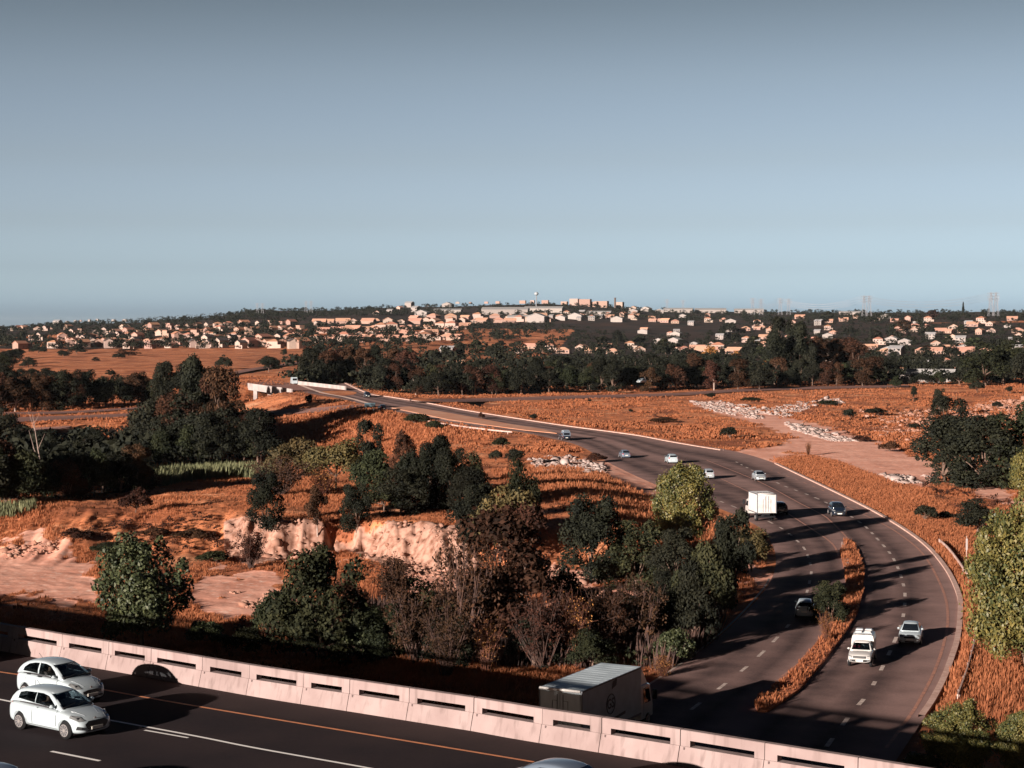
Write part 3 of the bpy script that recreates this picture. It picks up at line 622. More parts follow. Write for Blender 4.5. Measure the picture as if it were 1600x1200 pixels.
# ---- foreground and middle distance, one by one: base x, base y, height px, width px
FG = [
 ('leafy_tree', 'bigleaf', 222, 1010, 178, 158, 'large-leaved green tree in front of the bare pit, left, beside the parapet', 'tree'),
 ('shrub', 'greenleaf', 322, 1008, 52, 60, 'low leafy green shrub at the right foot of the large-leaved tree', 'shrub'),
 ('tree', 'dense1', 505, 1030, 190, 165, 'dark green spreading tree in front of the pale earth face, twiggy base', 'tree'),
 ('shrub', 'greenleaf', 565, 1028, 95, 80, 'bright green leafy shrub under the dark spreading tree near the parapet', 'shrub'),
 ('tree', 'green0', 440, 1005, 110, 90, 'dull green bushy tree right of the pale rubble floor', 'tree'),
 ('tree', 'brown0', 790, 1020, 240, 165, 'tall brown-leaved tree covering the right end of the earth face', 'tree'),
 ('bare_tree', 'twig1', 725, 1030, 190, 120, 'brown sparse twiggy tree just left of the tall brown-leaved one', 'tree'),
 ('tree', 'olive', 783, 880, 150, 120, 'yellow green tree behind the tall brown-leaved tree', 'tree'),
 ('tree', 'brown0', 815, 950, 170, 95, 'dark brown tree with bare stems right of the tall brown-leaved tree', 'tree'),
 ('tree', 'dark0', 755, 850, 80, 70, 'dark tree at the left side of the yellow green one', 'tree'),
 ('tree', 'green2', 815, 830, 130, 60, 'narrow green tree behind the yellow green one by the dry field', 'tree'),
 ('tree', 'dense0', 925, 905, 130, 120, 'dark green tree left of a row below the curved dry field', 'tree'),
 ('tree', 'dense1', 995, 920, 115, 110, 'dull green tree in the middle of the row under the dry field', 'tree'),
 ('tree', 'dense0', 1055, 925, 100, 90, 'dark tree in front of the large round bright tree', 'tree'),
 ('round_tree', 'round', 1068, 862, 140, 112, 'large round yellow green tree beside the curving road', 'tree'),
 ('tree', 'green0', 1098, 985, 180, 105, 'tall dark green tree right below the large round bright tree', 'tree'),
 ('tree', 'dark1', 1065, 1010, 130, 90, 'shaded dark tree left of the kerb of the shaded carriageway', 'tree'),
 ('tree', 'darktall0', 1130, 962, 150, 65, 'narrow dark tree at the inner kerb of the bend', 'tree'),
 ('shrub', 'olive', 1174, 893, 88, 70, 'square leafy bush in front of the white box truck, lit on top', 'bush'),
 ('shrub', 'dense1', 1297, 972, 70, 64, 'dark round bush on the grass strip between the carriageways', 'bush'),
 ('bare_shrub', 'twig2', 1290, 1005, 55, 34, 'leafless reddish shrub below the dark bush on the grass strip', 'shrub'),
 ('round_tree', 'round2', 1608, 1050, 262, 205, 'large bright rounded tree at the right edge of the picture', 'tree'),
 ('round_tree', 'round', 1630, 800, 112, 105, 'bright tree cut by the right edge above the largest rounded one', 'tree'),
 ('shrub', 'round2', 1502, 1205, 110, 125, 'bright leafy bush right of the road in the bottom right corner', 'bush'),
 ('shrub', 'round', 1600, 1215, 105, 95, 'bright leafy bush cut by the right edge in the bottom corner', 'bush'),
 ('shrub', 'greenleaf', 1440, 1212, 50, 60, 'shaded leafy bush left of the bright bottom right bush', 'bush'),
 ('tree', 'dense0', 1478, 752, 98, 125, 'dark tree at the left end of the dark clump above the dirt road', 'tree'),
 ('tree', 'dense0', 1535, 762, 110, 140, 'dark tree in the middle of the dark clump above the dirt road', 'tree'),
 ('tree', 'dense1', 1600, 762, 135, 140, 'dark tree at the right end of the dark clump above the dirt road', 'tree'),
 ('tree', 'darktall1', 1482, 712, 92, 70, 'upright dark tree rising behind the left end of the dark clump', 'tree'),
 ('tree', 'darktall2', 1468, 650, 45, 24, 'small upright dark tree on the rubble field above the dark clump', 'tree'),
 ('shrub', 'shrub0', 1445, 815, 32, 42, 'small dark round bush between kerb and dirt road', 'bush'),
 ('shrub', 'shrub0', 1478, 812, 18, 22, 'smallest dark bush just right of the small round bush above the kerb', 'bush'),
 ('shrub', 'dark2', 1527, 836, 58, 78, 'dark spreading bush above the white marker post', 'bush'),
 ('tree', 'dense0', 415, 825, 88, 66, 'dark dense tree on the dry slope above the earth face', 'tree'),
 ('tree', 'brown1', 496, 838, 80, 42, 'brown narrow tree on the dry slope between two dark ones', 'tree'),
 ('tree', 'dense0', 557, 828, 72, 60, 'dark tree on the dry slope right of the brown narrow one', 'tree'),
 ('bare_shrub', 'twig0', 392, 888, 60, 50, 'dark twiggy shrub at the left foot of the pale earth face', 'shrub'),
 ('shrub', 'shrub1', 212, 802, 52, 50, 'brown bush standing alone on the left dry slope', 'bush'),
 ('shrub', 'green1', 640, 800, 55, 60, 'grey green bush below the dark clump in the middle', 'bush'),
 ('tree', 'olive', 455, 760, 95, 90, 'yellow green tree, leftmost of the bright row above the reeds', 'tree'),
 ('tree', 'olive', 525, 765, 100, 100, 'yellow green tree, middle of the bright row above the dry slope', 'tree'),
 ('tree', 'green0', 590, 775, 95, 85, 'green tree at the right end of the bright row above the dry slope', 'tree'),
 ('bare_shrub', 'twig1', 440, 775, 60, 95, 'tangle of leafless branches under the bright row of trees', 'shrub'),
 ('bare_shrub', 'twig2', 505, 775, 50, 80, 'reddish leafless shrub right of the branch tangle', 'shrub'),
 ('tree', 'darktall1', 578, 765, 110, 50, 'dark pointed tree behind the bright row', 'tree'),
 ('tree', 'brown2', 632, 778, 105, 45, 'brown spire-shaped tree at the field edge', 'tree'),
 ('tree', 'dense0', 672, 795, 105, 75, 'darkest tree in the middle clump below the dry field', 'tree'),
 ('tree', 'dense0', 705, 800, 100, 70, 'dark tree right of the darkest one in the middle clump', 'tree'),
 ('tree', 'green2', 738, 790, 95, 60, 'green sunlit tree at the right end of the middle clump', 'tree'),
 ('shrub', 'shrub0', 775, 722, 24, 24, 'dark bush on the dry field left of the two leading to the rubble', 'bush'),
 ('shrub', 'shrub0', 803, 726, 32, 34, 'dark bush on the dry field nearest the rubble heap', 'bush'),
 ('shrub', 'shrub2', 785, 700, 22, 34, 'low dark bush under the main road embankment', 'bush'),
 ('shrub', 'shrub1', 932, 722, 20, 32, 'olive bush at the right end of the rubble heap', 'bush'),
 ('shrub', 'shrub2', 648, 664, 24, 46, 'low dark spreading bush on the verge of the far main road', 'bush'),
 ('shrub', 'shrub2', 682, 672, 20, 36, 'low dark bush right of the spreading one on the far verge', 'bush'),
 ('shrub', 'shrub1', 752, 655, 15, 11, 'small brown bush between the two far lanes', 'bush'),
 ('shrub', 'shrub0', 835, 657, 14, 16, 'small dark bush beyond the far kerb', 'bush'),
 ('shrub', 'shrub0', 484, 634, 22, 16, 'dark bush beside the mound at the far bridge', 'bush'),
 ('bare_shrub', 'twig2', 1263, 712, 24, 16, 'burnt-looking upright shrub where dirt road meets asphalt', 'shrub'),
 ('shrub', 'shrub0', 1140, 686, 24, 32, 'dark bush on the dry field left of the dirt track', 'bush'),
 ('shrub', 'shrub1', 1035, 660, 12, 44, 'low brown scrub patch in the middle of the dry field', 'bush'),
 ('shrub', 'shrub0', 1112, 623, 12, 22, 'dark bush beside the far motorway in front of the tree belt', 'bush'),
 ('shrub', 'shrub0', 1328, 656, 22, 24, 'dark bush on the rubble field with a pale rock at its foot', 'bush'),
 ('shrub', 'shrub0', 1370, 650, 16, 40, 'dark low bush right of the one with the pale rock', 'bush'),
 ('shrub', 'shrub1', 1390, 706, 22, 34, 'brown bush at the bend of the dirt road', 'bush'),
 ('tree', 'darktall0', 1428, 628, 24, 14, 'small pointed dark tree above the rubble field', 'tree'),
 ('shrub', 'shrub0', 1527, 614, 22, 26, 'dark round bush in front of the right garden trees', 'bush'),
 ('shrub', 'shrub0', 1558, 640, 16, 18, 'small dark bush near the pink rubble at the right', 'bush'),
 ('shrub', 'shrub0', 1578, 615, 14, 14, 'small dark bush right of the round garden one', 'bush'),
 ('shrub', 'shrub2', 1290, 634, 12, 40, 'green low scrub among the white rubble', 'bush'),
 ('shrub', 'shrub2', 1175, 627, 9, 36, 'green low scrub left of the white rubble', 'bush'),
 ('shrub', 'shrub0', 1430, 672, 14, 24, 'small dark bush left of the upright dark tree', 'bush'),
 ('shrub', 'shrub1', 1345, 690, 14, 30, 'brown scrub beside the white slabs', 'bush'),
 ('shrub', 'shrub0', 922, 628, 6, 9, 'tiny dark bush on the far field', 'bush'),
 ('shrub', 'shrub0', 985, 645, 8, 9, 'tiny dark bush in the centre of the dry field', 'bush'),
 ('bare_shrub', 'twig0', 650, 1040, 120, 100, 'brown dry shrub with pale stems left of the tall brown-leaved tree', 'shrub'),
 ('bare_shrub', 'twig1', 700, 1060, 120, 80, 'pale-stemmed dry shrub close behind the parapet', 'shrub'),
 ('bare_shrub', 'twig2', 760, 1055, 95, 70, 'reddish dry shrub at the foot of the tall brown-leaved tree', 'shrub'),
 ('bare_shrub', 'twig1', 850, 1050, 130, 100, 'brown dry shrub behind the box of the shaded truck', 'shrub'),
 ('bare_shrub', 'twig2', 900, 1045, 130, 85, 'reddish dry shrub right of the brown one behind the truck', 'shrub'),
 ('bare_shrub', 'twig0', 950, 1035, 125, 95, 'brown dry shrub above the roof of the shaded truck', 'shrub'),
 ('bare_shrub', 'twig1', 1000, 1030, 130, 85, 'brown dry shrub above the cab of the shaded truck', 'shrub'),
 ('shrub', 'greenleaf', 1050, 1040, 75, 70, 'green shrub right of the shaded truck near the kerb', 'shrub'),
 ('shrub', 'green2', 925, 1050, 80, 80, 'dull green shrub directly above the shaded truck', 'shrub'),
 ('bare_shrub', 'twig2', 1035, 1062, 45, 50, 'orange dry shrub between shaded truck and kerb', 'shrub'),
 ('tree', 'dense2', 548, 1000, 105, 80, 'brown dense tree at the right shoulder of the dark spreading one', 'tree'),
 ('tree', 'dense1', 605, 1030, 95, 100, 'dull green dense tree between the bright green shrub and the dry shrubs', 'tree'),
 ('tree', 'dense0', 700, 1040, 80, 100, 'near-black low tree under the sparse twiggy tree', 'tree'),
 ('tree', 'dense0', 835, 1045, 85, 100, 'near-black low tree left of the shaded truck roof', 'tree'),
 ('tree', 'dense2', 900, 985, 80, 90, 'brown dense low tree in front of the pale debris floor', 'tree'),
 ('tree', 'dense1', 965, 1000, 85, 90, 'dull green dense tree over the truck cab', 'tree'),
 ('tree', 'dense0', 1045, 985, 95, 90, 'near-black dense tree left of the tall dark green one at the kerb', 'tree'),
 ('tree', 'dense0', 745, 850, 95, 90, 'dark dense tree hiding the right top corner of the earth face', 'tree'),
 ('tree', 'dense0', 630, 805, 75, 90, 'dark dense low tree in front of the spire-shaped tree', 'tree'),
 ('tree', 'dense0', 735, 815, 85, 80, 'dark dense tree linking middle clump and yellow green tree', 'tree'),
 ('tree', 'green1', 660, 1010, 120, 110, 'dark green low tree in the shade below the right half of the earth face', 'tree'),
 ('tree', 'brown2', 880, 1010, 120, 80, 'dark brown-leaved tree above the shaded truck box', 'tree'),
 ('tree', 'dark0', 1010, 1010, 110, 100, 'dark low tree above the cab of the shaded truck', 'tree'),
 ('tree', 'dark2', 1085, 1020, 150, 85, 'dark tree whose shadow crosses the inner carriageway, nearest its kerb', 'tree'),
 ('tree', 'darktall1', 1150, 935, 140, 62, 'dark upright tree beside the lit earth bank at the inner kerb', 'tree'),
 ('tree', 'dark1', 648, 780, 100, 60, 'pointed dark tree between the spire-shaped and the darkest one', 'tree'),
 ('tree', 'darktall0', 690, 775, 95, 50, 'pointed dark tree rising behind the middle clump', 'tree'),
 ('tree', 'green1', 600, 800, 60, 75, 'low green tree in front of the right end of the bright row', 'tree'),
 ('shrub', 'shrub1', 300, 842, 22, 60, 'brown low bush on the left slope above the pit, right one', 'bush'),
 ('shrub', 'shrub1', 240, 838, 20, 55, 'brown low bush on the left slope above the pit, middle one', 'bush'),
 ('shrub', 'shrub1', 120, 842, 24, 50, 'brown low bush on the left slope above the pit, left one', 'bush'),
 ('shrub', 'shrub2', 175, 862, 20, 70, 'grey green low bush at the edge of the pale pit floor', 'bush'),
 ('shrub', 'shrub2', 335, 880, 26, 60, 'grey green low bush between the pit and the earth face', 'bush'),
 ('bare_shrub', 'twig0', 620, 960, 95, 80, 'brown twiggy shrub at the foot of the pale earth face', 'shrub'),
 ('shrub', 'green0', 385, 1020, 55, 70, 'dull green shrub in the shade left of the dark spreading tree', 'shrub'),
 ('bare_shrub', 'twig2', 420, 1010, 45, 50, 'orange dry shrub between two green ones by the parapet', 'shrub'),
]
for nm, key, bx, by, hp, wp, lb, ct in FG: pl(nm, key, bx, by, hp, wp, lb, ct)
# ---- dead pale tree on the left
r = empty('dead_tree', hit(72, 772)); tag(r, 'leaning dead tree with bare pale trunk in the left wood', 'tree')
bm = bmesh.new(); hd = F / r.location.y; s_ = 1 / hd
tube(bm, [(0, 0, 0), (-5 * s_, 0, 30 * s_), (-12 * s_, 0, 70 * s_), (-20 * s_, 0, 125 * s_)], [.13, .11, .08, .03], 6)
tube(bm, [(0, 0, 0), (-10 * s_, 0, 40 * s_), (-26 * s_, 0, 100 * s_)], [.09, .07, .02], 6)
ob_bm('trunk', bm, mat('dead_wood', (.26, .19, .165), .9), r)
bm = bmesh.new()
for a, b in [((-12, 70), (-2, 95)), ((-16, 98), (-28, 130)), ((-10, 58), (-22, 74)), ((-18, 110), (-10, 126))]: tube(bm, [(a[0] * s_, 0, a[1] * s_), (b[0] * s_, .3, b[1] * s_)], [.04, .01], 5)
ob_bm('branch', bm, bpy.data.materials['dead_wood'], r)
# ---- left wood (beyond the dry slope) and belts
ORD = ['first', 'second', 'third', 'fourth', 'fifth', 'sixth', 'seventh', 'eighth', 'ninth', 'tenth', 'eleventh', 'twelfth', 'thirteenth', 'fourteenth', 'fifteenth', 'sixteenth', 'seventeenth', 'eighteenth', 'nineteenth', 'twentieth']
TENS = {2: 'twenty', 3: 'thirty', 4: 'forty', 5: 'fifty', 6: 'sixty', 7: 'seventy'}
def ordw(i):
    if i < 20: return ORD[i]
    t, u = divmod(i + 1, 10)
    return TENS[t][:-1] + 'ieth' if u == 0 else TENS[t] + '-' + ORD[u - 1]
DESC = {'dark0': 'dark broad tree', 'dark1': 'dark rounded tree', 'dark2': 'dark dense tree', 'darktall0': 'dark upright tree', 'darktall1': 'dark tall tree', 'darktall2': 'dark slim tree',
        'brown0': 'brownish tall tree', 'brown1': 'pale-stemmed brown tree', 'brown2': 'brownish upright tree', 'green0': 'dull green tree', 'green1': 'green bushy tree', 'green2': 'grey green tree',
        'far0': 'dark round tree', 'far1': 'dark broad tree', 'far2': 'dark dense tree', 'farb0': 'brown tree', 'farb1': 'dark upright tree', 'farb2': 'green tree', 'cyp': 'dark pointed cypress', 'rust': 'rust coloured tree', 'olive': 'yellow green tree', 'dense0': 'near-black dense tree', 'dense1': 'dull green dense tree', 'dense2': 'dark brown dense tree'}
def belt(items, where, group, name='tree'):
    """items: (x, y, h, w, key) sorted left to right for the labels"""
    items = sorted(items); cnt = {}
    for it in items: cnt[DESC[it[4]]] = cnt.get(DESC[it[4]], 0) + 1
    seen = {}
    for x, y, hp, wp, key in items:
        d = DESC[key]; i = seen.get(d, 0); seen[d] = i + 1
        lb = (f'{ordw(i)} {d} from the left {where}') if cnt[d] > 1 else f'the only {d} {where}'
        pl(name, key, x, y, hp, wp, lb, 'tree', group, sink=.3)
rd = random.Random(5)
def row(x0, x1, y0, y1, n, h0, h1, keys, wf=.8, jx=.5, jy=3):
    out = []
    for i in range(n):
        t = (i + .5) / n; x = x0 + (x1 - x0) * t + rd.uniform(-jx, jx) * (x1 - x0) / n; y = y0 + (y1 - y0) * t + rd.uniform(-jy, jy); h = rd.uniform(h0, h1)
        out.append((x, y, h, h * rd.uniform(wf * .8, wf * 1.25), rd.choice(keys)))
    return out
LW = row(-40, 60, 792, 785, 6, 90, 130, ['dark0', 'green1', 'dark2', 'brown0'], .7) + row(85, 235, 782, 762, 8, 62, 95, ['dense0', 'dark1', 'green1', 'dense2', 'dense0'], .8) \
   + row(240, 420, 728, 724, 9, 70, 105, ['dark1', 'dark0', 'dark2', 'green0'], .8) + row(232, 300, 705, 710, 4, 85, 112, ['brown0', 'darktall1', 'dark1'], .7) + row(300, 352, 706, 708, 4, 112, 150, ['brown2', 'darktall0', 'brown0', 'darktall1'], .5) + row(352, 398, 708, 712, 4, 60, 84, ['darktall2', 'dark2', 'brown1'], .6) \
   + row(-40, 240, 745, 728, 12, 50, 66, ['dark1', 'dark2', 'green0', 'dark0'], .9) + row(-40, 5, 700, 700, 3, 60, 90, ['dark0', 'dark1'], .9)
belt(LW, 'in the left wood behind the dry slope', 'trees of the left wood')
LB = row(-30, 250, 642, 633, 21, 46, 62, ['dense0', 'brown1', 'dense2', 'dark1', 'dense0', 'green2'], .85) + row(250, 330, 640, 636, 5, 60, 85, ['darktall0', 'brown2', 'dark1'], .7) + row(300, 345, 655, 660, 4, 60, 90, ['brown0', 'dark2', 'darktall1'], .7)
belt(LB, 'beyond the left motorway', 'trees of the belt beyond the left motorway')
CB = row(482, 640, 598, 614, 12, 46, 62, ['brown0', 'brown2', 'dark0', 'dark1', 'darktall1'], .75) + row(640, 1190, 618, 606, 38, 38, 55, ['dark0', 'dark1', 'dark2', 'green0', 'green1', 'brown0', 'brown1', 'darktall0', 'green2'], .85) \
   + row(1180, 1400, 606, 600, 15, 34, 50, ['green0', 'dark1', 'darktall1', 'darktall2', 'brown0'], .75) + row(1205, 1270, 598, 596, 4, 75, 100, ['darktall0', 'darktall1', 'dark0'], .5) + row(1260, 1350, 590, 588, 5, 55, 65, ['brown0', 'brown1', 'brown2'], 1.0)
belt(CB, 'in the belt beyond the far motorway', 'trees of the long central belt')
CB2 = row(480, 640, 594, 598, 8, 40, 54, ['brown2', 'dark1', 'darktall0'], .8) + row(650, 1200, 604, 597, 24, 30, 46, ['dark0', 'brown0', 'dark2', 'darktall1', 'green2'], .9)
belt(CB2, 'in the rear row of the central belt', 'trees of the long central belt')
RB = row(1540, 1640, 602, 602, 4, 60, 75, ['green1', 'dark0', 'green0'], 1.0) + row(1400, 1540, 604, 603, 5, 20, 34, ['dark1', 'green1'], 1.1)
belt(RB, 'in the right gardens behind the rubble field', 'trees of the right gardens')
SB = [(5, 606, 38, 52, 'dense0'), (40, 602, 26, 44, 'dense0'), (-15, 590, 40, 50, 'dense1'), (15, 570, 22, 44, 'dense0'), (75, 592, 18, 36, 'dark2'), (350, 577, 26, 26, 'dark0'), (420, 582, 34, 36, 'dark1'), (445, 560, 15, 14, 'darktall0'), (462, 563, 10, 9, 'dark2'), (120, 553, 16, 32, 'dark2'), (100, 558, 14, 22, 'dark1'), (60, 552, 14, 26, 'dark0'), (20, 562, 22, 40, 'dark1'), (0, 575, 26, 50, 'green1'), (45, 575, 18, 26, 'dark2'),
      (185, 560, 10, 20, 'dark0'), (55, 584, 10, 12, 'dark1'), (150, 565, 8, 14, 'dark2'), (173, 588, 14, 16, 'dark0'), (200, 556, 12, 40, 'brown0')]
belt(SB, 'on the slope under the hill houses', 'trees on the open slope')
# ---- town trees
def scatter(n, poly, hs, keys, wf, seed):
    rg = random.Random(seed); out = []; xs = [p[0] for p in poly]; ys = [p[1] for p in poly]; 
    while len(out) < n:
        x, y = rg.uniform(min(xs), max(xs)), rg.uniform(min(ys), max(ys))
        if not inpoly(np.array([x]), np.array([y]), poly)[0]: continue
        h = rg.uniform(*hs) * (.42 + .58 * (y - 480) / 110); out.append((x, y, h, h * rg.uniform(*wf), rg.choice(keys)))
    return out
K = ['far0', 'far1', 'far2', 'far0', 'farb0', 'farb1', 'farb2', 'cyp']
TR = scatter(74, [(870, 596), (840, 560), (900, 528), (1100, 528), (1200, 500), (1600, 495), (1640, 520), (1640, 598), (1480, 600), (1300, 594), (1100, 590)], (17, 31), K, (1.0, 1.7), 3)
belt(TR, 'among the houses right of centre', 'trees among the right town houses')
TL = scatter(20, [(470, 590), (470, 560), (600, 556), (760, 540), (860, 545), (860, 575), (700, 585)], (18, 30), K, (.9, 1.4), 4)
belt(TL, 'behind the central belt around the first houses', 'trees around the nearest central houses')
TX = [(1195, 574, 12, 10, 'rust'), (1150, 560, 14, 13, 'rust'), (1255, 575, 28, 34, 'farb0'), (1110, 560, 22, 26, 'rust'), (1548, 574, 26, 30, 'olive')]
belt(TX, 'in the right town', 'coloured trees in the right town')
# ---- far woodland: one mass
def mass(name, polys, n, hs, leafkey, seed, label):
    rg = np.random.default_rng(seed); Vs, Qs = [], []; o = 0
    for poly, cnt in zip(polys, n):
        xs = [p[0] for p in poly]; ys = [p[1] for p in poly]; k = 0
        while k < cnt:
            x, y = rg.uniform(min(xs), max(xs)), rg.uniform(min(ys), max(ys))
            if not inpoly(np.array([x]), np.array([y]), poly)[0]: continue
            P = hit(x, y); k += 1; s = F / P.y
            h = rg.uniform(*hs) * rg.uniform(.6, 1.2); w_ = h * rg.uniform(.7, 1.5)
            B = [(rg.normal(0, .25) * w_, rg.normal(0, .25) * w_, h * rg.uniform(.25, .75), h * rg.uniform(.2, .34), .9) for _ in range(6)]
            V, Q = crown_cloud(rg, B, 90, h * .11, .6); Vs.append(V + np.array([P.x, P.y, P.z])); Qs.append(Q + o); o += len(V)
    me = fast_mesh(name, np.concatenate(Vs), np.concatenate(Qs), LEAF[leafkey]); return tag(link(name, me), label, 'woodland', kind='stuff')
mass('far_woodland', [[(-20, 512), (120, 503), (300, 493), (470, 482), (620, 482), (620, 494), (380, 500), (200, 508), (-20, 520)],
                      [(560, 480), (870, 477), (1100, 486), (1620, 486), (1620, 500), (1100, 506), (870, 498), (600, 494)],
                      [(-20, 512), (480, 500), (480, 545), (-20, 548)], [(480, 510), (860, 505), (860, 530), (480, 555)],
                      [(470, 560), (850, 540), (850, 600), (470, 596)]],
     [1100, 1300, 800, 420, 180], (6, 11), 'dark', 51, 'dark far woodland covering the hills and filling the gaps between houses')

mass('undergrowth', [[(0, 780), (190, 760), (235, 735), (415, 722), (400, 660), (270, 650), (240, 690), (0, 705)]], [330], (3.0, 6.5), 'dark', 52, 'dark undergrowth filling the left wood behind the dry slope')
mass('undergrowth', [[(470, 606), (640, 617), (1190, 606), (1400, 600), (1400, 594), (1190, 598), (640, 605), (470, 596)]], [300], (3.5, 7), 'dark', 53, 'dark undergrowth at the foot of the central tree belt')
mass('undergrowth', [[(590, 795), (760, 800), (760, 760), (600, 750)], [(880, 915), (1110, 940), (1120, 900), (900, 880)]], [26, 34], (1.2, 2.6), 'green', 54, 'dull green undergrowth below the tree clumps of the middle ground')
mass('undergrowth', [[(380, 1000), (600, 1015), (1060, 1050), (1100, 1010), (900, 985), (420, 975)], [(1440, 760), (1600, 770), (1600, 720), (1450, 720)]], [60, 50], (.8, 2.0), 'green', 55, 'low green undergrowth behind the parapet and in the right clump')

mass('scrub', [[(90, 838), (340, 805), (350, 862), (160, 868), (150, 845)], [(370, 975), (470, 980), (620, 960), (640, 985), (380, 1000)]], [70, 30], (.5, 1.1), 'brown', 56, 'brown withered scrub above the pale pit floor')
mass('scrub', [[(1290, 640), (1460, 630), (1460, 700), (1330, 690)], [(1000, 640), (1080, 650), (1120, 670), (1020, 665)], [(1380, 745), (1600, 790), (1600, 830), (1480, 790)]], [60, 18, 40], (.5, 1.2), 'brown', 57, 'brown scrub patches across the rubble field on the right')

mass('town_greenery', [[(850, 500), (1000, 528), (1100, 524), (1200, 492), (1620, 490), (1620, 600), (1300, 600), (1100, 596), (850, 592)]], [2300], (3.6, 6.8), 'dark', 58, 'dark garden greenery between the houses of the right town')
# ================================================================== grass tufts, reeds, rubble
def tufts(name, pts, hgt, nb, m, width=.03, seed=3, label=None, cat='grass', lean=.35, z0=None):
    rg = np.random.default_rng(seed); n = len(pts)
    P = np.repeat(pts, nb, 0); H_ = np.repeat(hgt, nb) * rg.uniform(.55, 1.15, n * nb); W_ = H_ * width * rg.uniform(.6, 1.4, n * nb)
    a = rg.uniform(0, 6.283, n * nb); sp = np.repeat(hgt, nb) * .35 * rg.random(n * nb)
    B = P + np.stack([np.cos(a) * sp, np.sin(a) * sp, np.zeros(n * nb)], 1)
    T = B + np.stack([np.cos(a) * H_ * lean * rg.uniform(-.2, 1, n * nb) + .12 * H_, np.sin(a) * H_ * lean * rg.uniform(-.2, 1, n * nb), H_], 1)
    b = rg.uniform(0, 6.283, n * nb); D = np.stack([np.cos(b) * W_, np.sin(b) * W_, np.zeros(n * nb)], 1)
    M = (B + T) / 2 + rg.normal(0, .03, (n * nb, 3)) * H_[:, None]
    V = np.stack([B - D, M - D * 1.1, T, M + D * 1.1], 1).reshape(-1, 3)
    V = np.stack([B, M - D * 1.6, T, M + D * 1.6], 1).reshape(-1, 3)
    me = fast_mesh(name, V, np.arange(len(V)).reshape(-1, 4), m); return tag(link(name, me), label, cat, kind='stuff')
def field(n, y0, y1, seed, pow_=1.0, uw=.31):
    rg = np.random.default_rng(seed); py = np.exp(rg.uniform(math.log(y0), math.log(y1), n)); x = rg.uniform(-uw, uw, n) * py
    return x, py
def grass_pts(n, y0, y1, seed, thr=.42, inv=False):
    x, y = field(n, y0, y1, seed)
    k = ~road_mask(x, y, 1.0) & ~bare_mask(x, y) 
    for a, b in strips_w:
        k &= ~inpoly(x, y, [(p.x, p.y) for p in a] + [(p.x, p.y) for p in b[::-1]])
    dens = fbm(x / 7, y / 12, 61); k &= (dens > thr + .2 * np.random.default_rng(seed + 1).random(n) - .1) != inv
    x, y = x[k], y[k]; z = hbase(x, y) + micro(x, y) - .04
    return np.stack([x, y, z], 1), dens[k]
m_tuft = mat('dry_grass_blades', (.52, .205, .100), .9, spec=.1, c2=(.32, .118, .060), isl=True, n1=.12)
m_tuft2 = mat('brown_grass_blades', (.14, .055, .03), .9, spec=.1, c2=(.12, .052, .03), isl=True, n1=.2)
def translucent(m):
    t = m.node_tree; b = t.nodes['Principled BSDF']; c = b.inputs['Base Color'].links[0].from_socket; d = t.nodes.new('ShaderNodeBsdfDiffuse'); q = t.nodes.new('ShaderNodeBsdfTranslucent'); x = t.nodes.new('ShaderNodeMixShader'); x.inputs[0].default_value = .45
    t.links.new(c, d.inputs[0]); t.links.new(c, q.inputs[0]); t.links.new(d.outputs[0], x.inputs[1]); t.links.new(q.outputs[0], x.inputs[2]); t.links.new(x.outputs[0], t.nodes['Material Output'].inputs[0])
translucent(m_tuft); translucent(m_tuft2)
P, dn = grass_pts(230000, 100, 330, 71, .40)
tufts('dry_grass', P, .16 + .34 * np.clip((dn - .4) * 3, 0, 1), 5, m_tuft, .05, 5, 'orange dry grass standing over the near fields and verges')
P, dn = grass_pts(90000, 330, 800, 73, .42)
tufts('dry_grass', P, .3 + .4 * np.clip((dn - .4) * 3, 0, 1), 4, m_tuft, .16, 6, 'orange dry grass over the far fields on both sides of the road')
P, dn = grass_pts(30000, 100, 420, 75, .40, inv=True)
P = P[:26000]
tufts('scrub', P, np.random.default_rng(4).uniform(.2, .5, len(P)), 7, m_tuft2, .07, 7, 'brown withered scrub in patches between the orange grass')
# grass on the strip between the carriageways
rg = np.random.default_rng(81); xs = [p[0] for p in MEDW]; ys = [p[1] for p in MEDW]
x = rg.uniform(min(xs), max(xs), 26000); y = rg.uniform(min(ys), max(ys), 26000); k = inpoly(x, y, MEDW); x, y = x[k], y[k]
tufts('dry_grass', np.stack([x, y, np.full(len(x), .2)], 1), rg.uniform(.15, .42, len(x)) * (.5 + .8 * vn(x / 2, y / 2, 9)), 6, m_tuft, .06, 8, 'orange dry grass on the strip between the two carriageways')
# roadside verge thick grass right of the kerb and left bank
def along(pxs, n, wid, seed, off=.0):
    rg = np.random.default_rng(seed); P = smooth_line(W(pxs), 1); P = smooth_line([hit(*p) for p in pxs], 1); i = rg.integers(0, len(P), n); q = np.array([tuple(P[j]) for j in i])
    a = rg.uniform(0, 6.28, n); r = wid * rg.random(n) ** .5; q[:, 0] += off + np.cos(a) * r; q[:, 1] += np.sin(a) * r * 2.2
    k = ~road_mask(q[:, 0], q[:, 1], .5); q = q[k]; q[:, 2] = hbase(q[:, 0], q[:, 1]) - .03; return q
q = along([(1250, 722), (1330, 755), (1400, 790), (1460, 830), (1500, 870), (1530, 930), (1550, 1000), (1545, 1080), (1500, 1130)], 30000, 6, 83, 1.0)
tufts('dry_grass', q, np.random.default_rng(2).uniform(.2, .5, len(q)), 6, m_tuft, .05, 9, 'tall orange dry grass on the bank right of the bend')
q = along([(1540, 940), (1570, 1040), (1580, 1100)], 9000, 5, 84, 1.0)
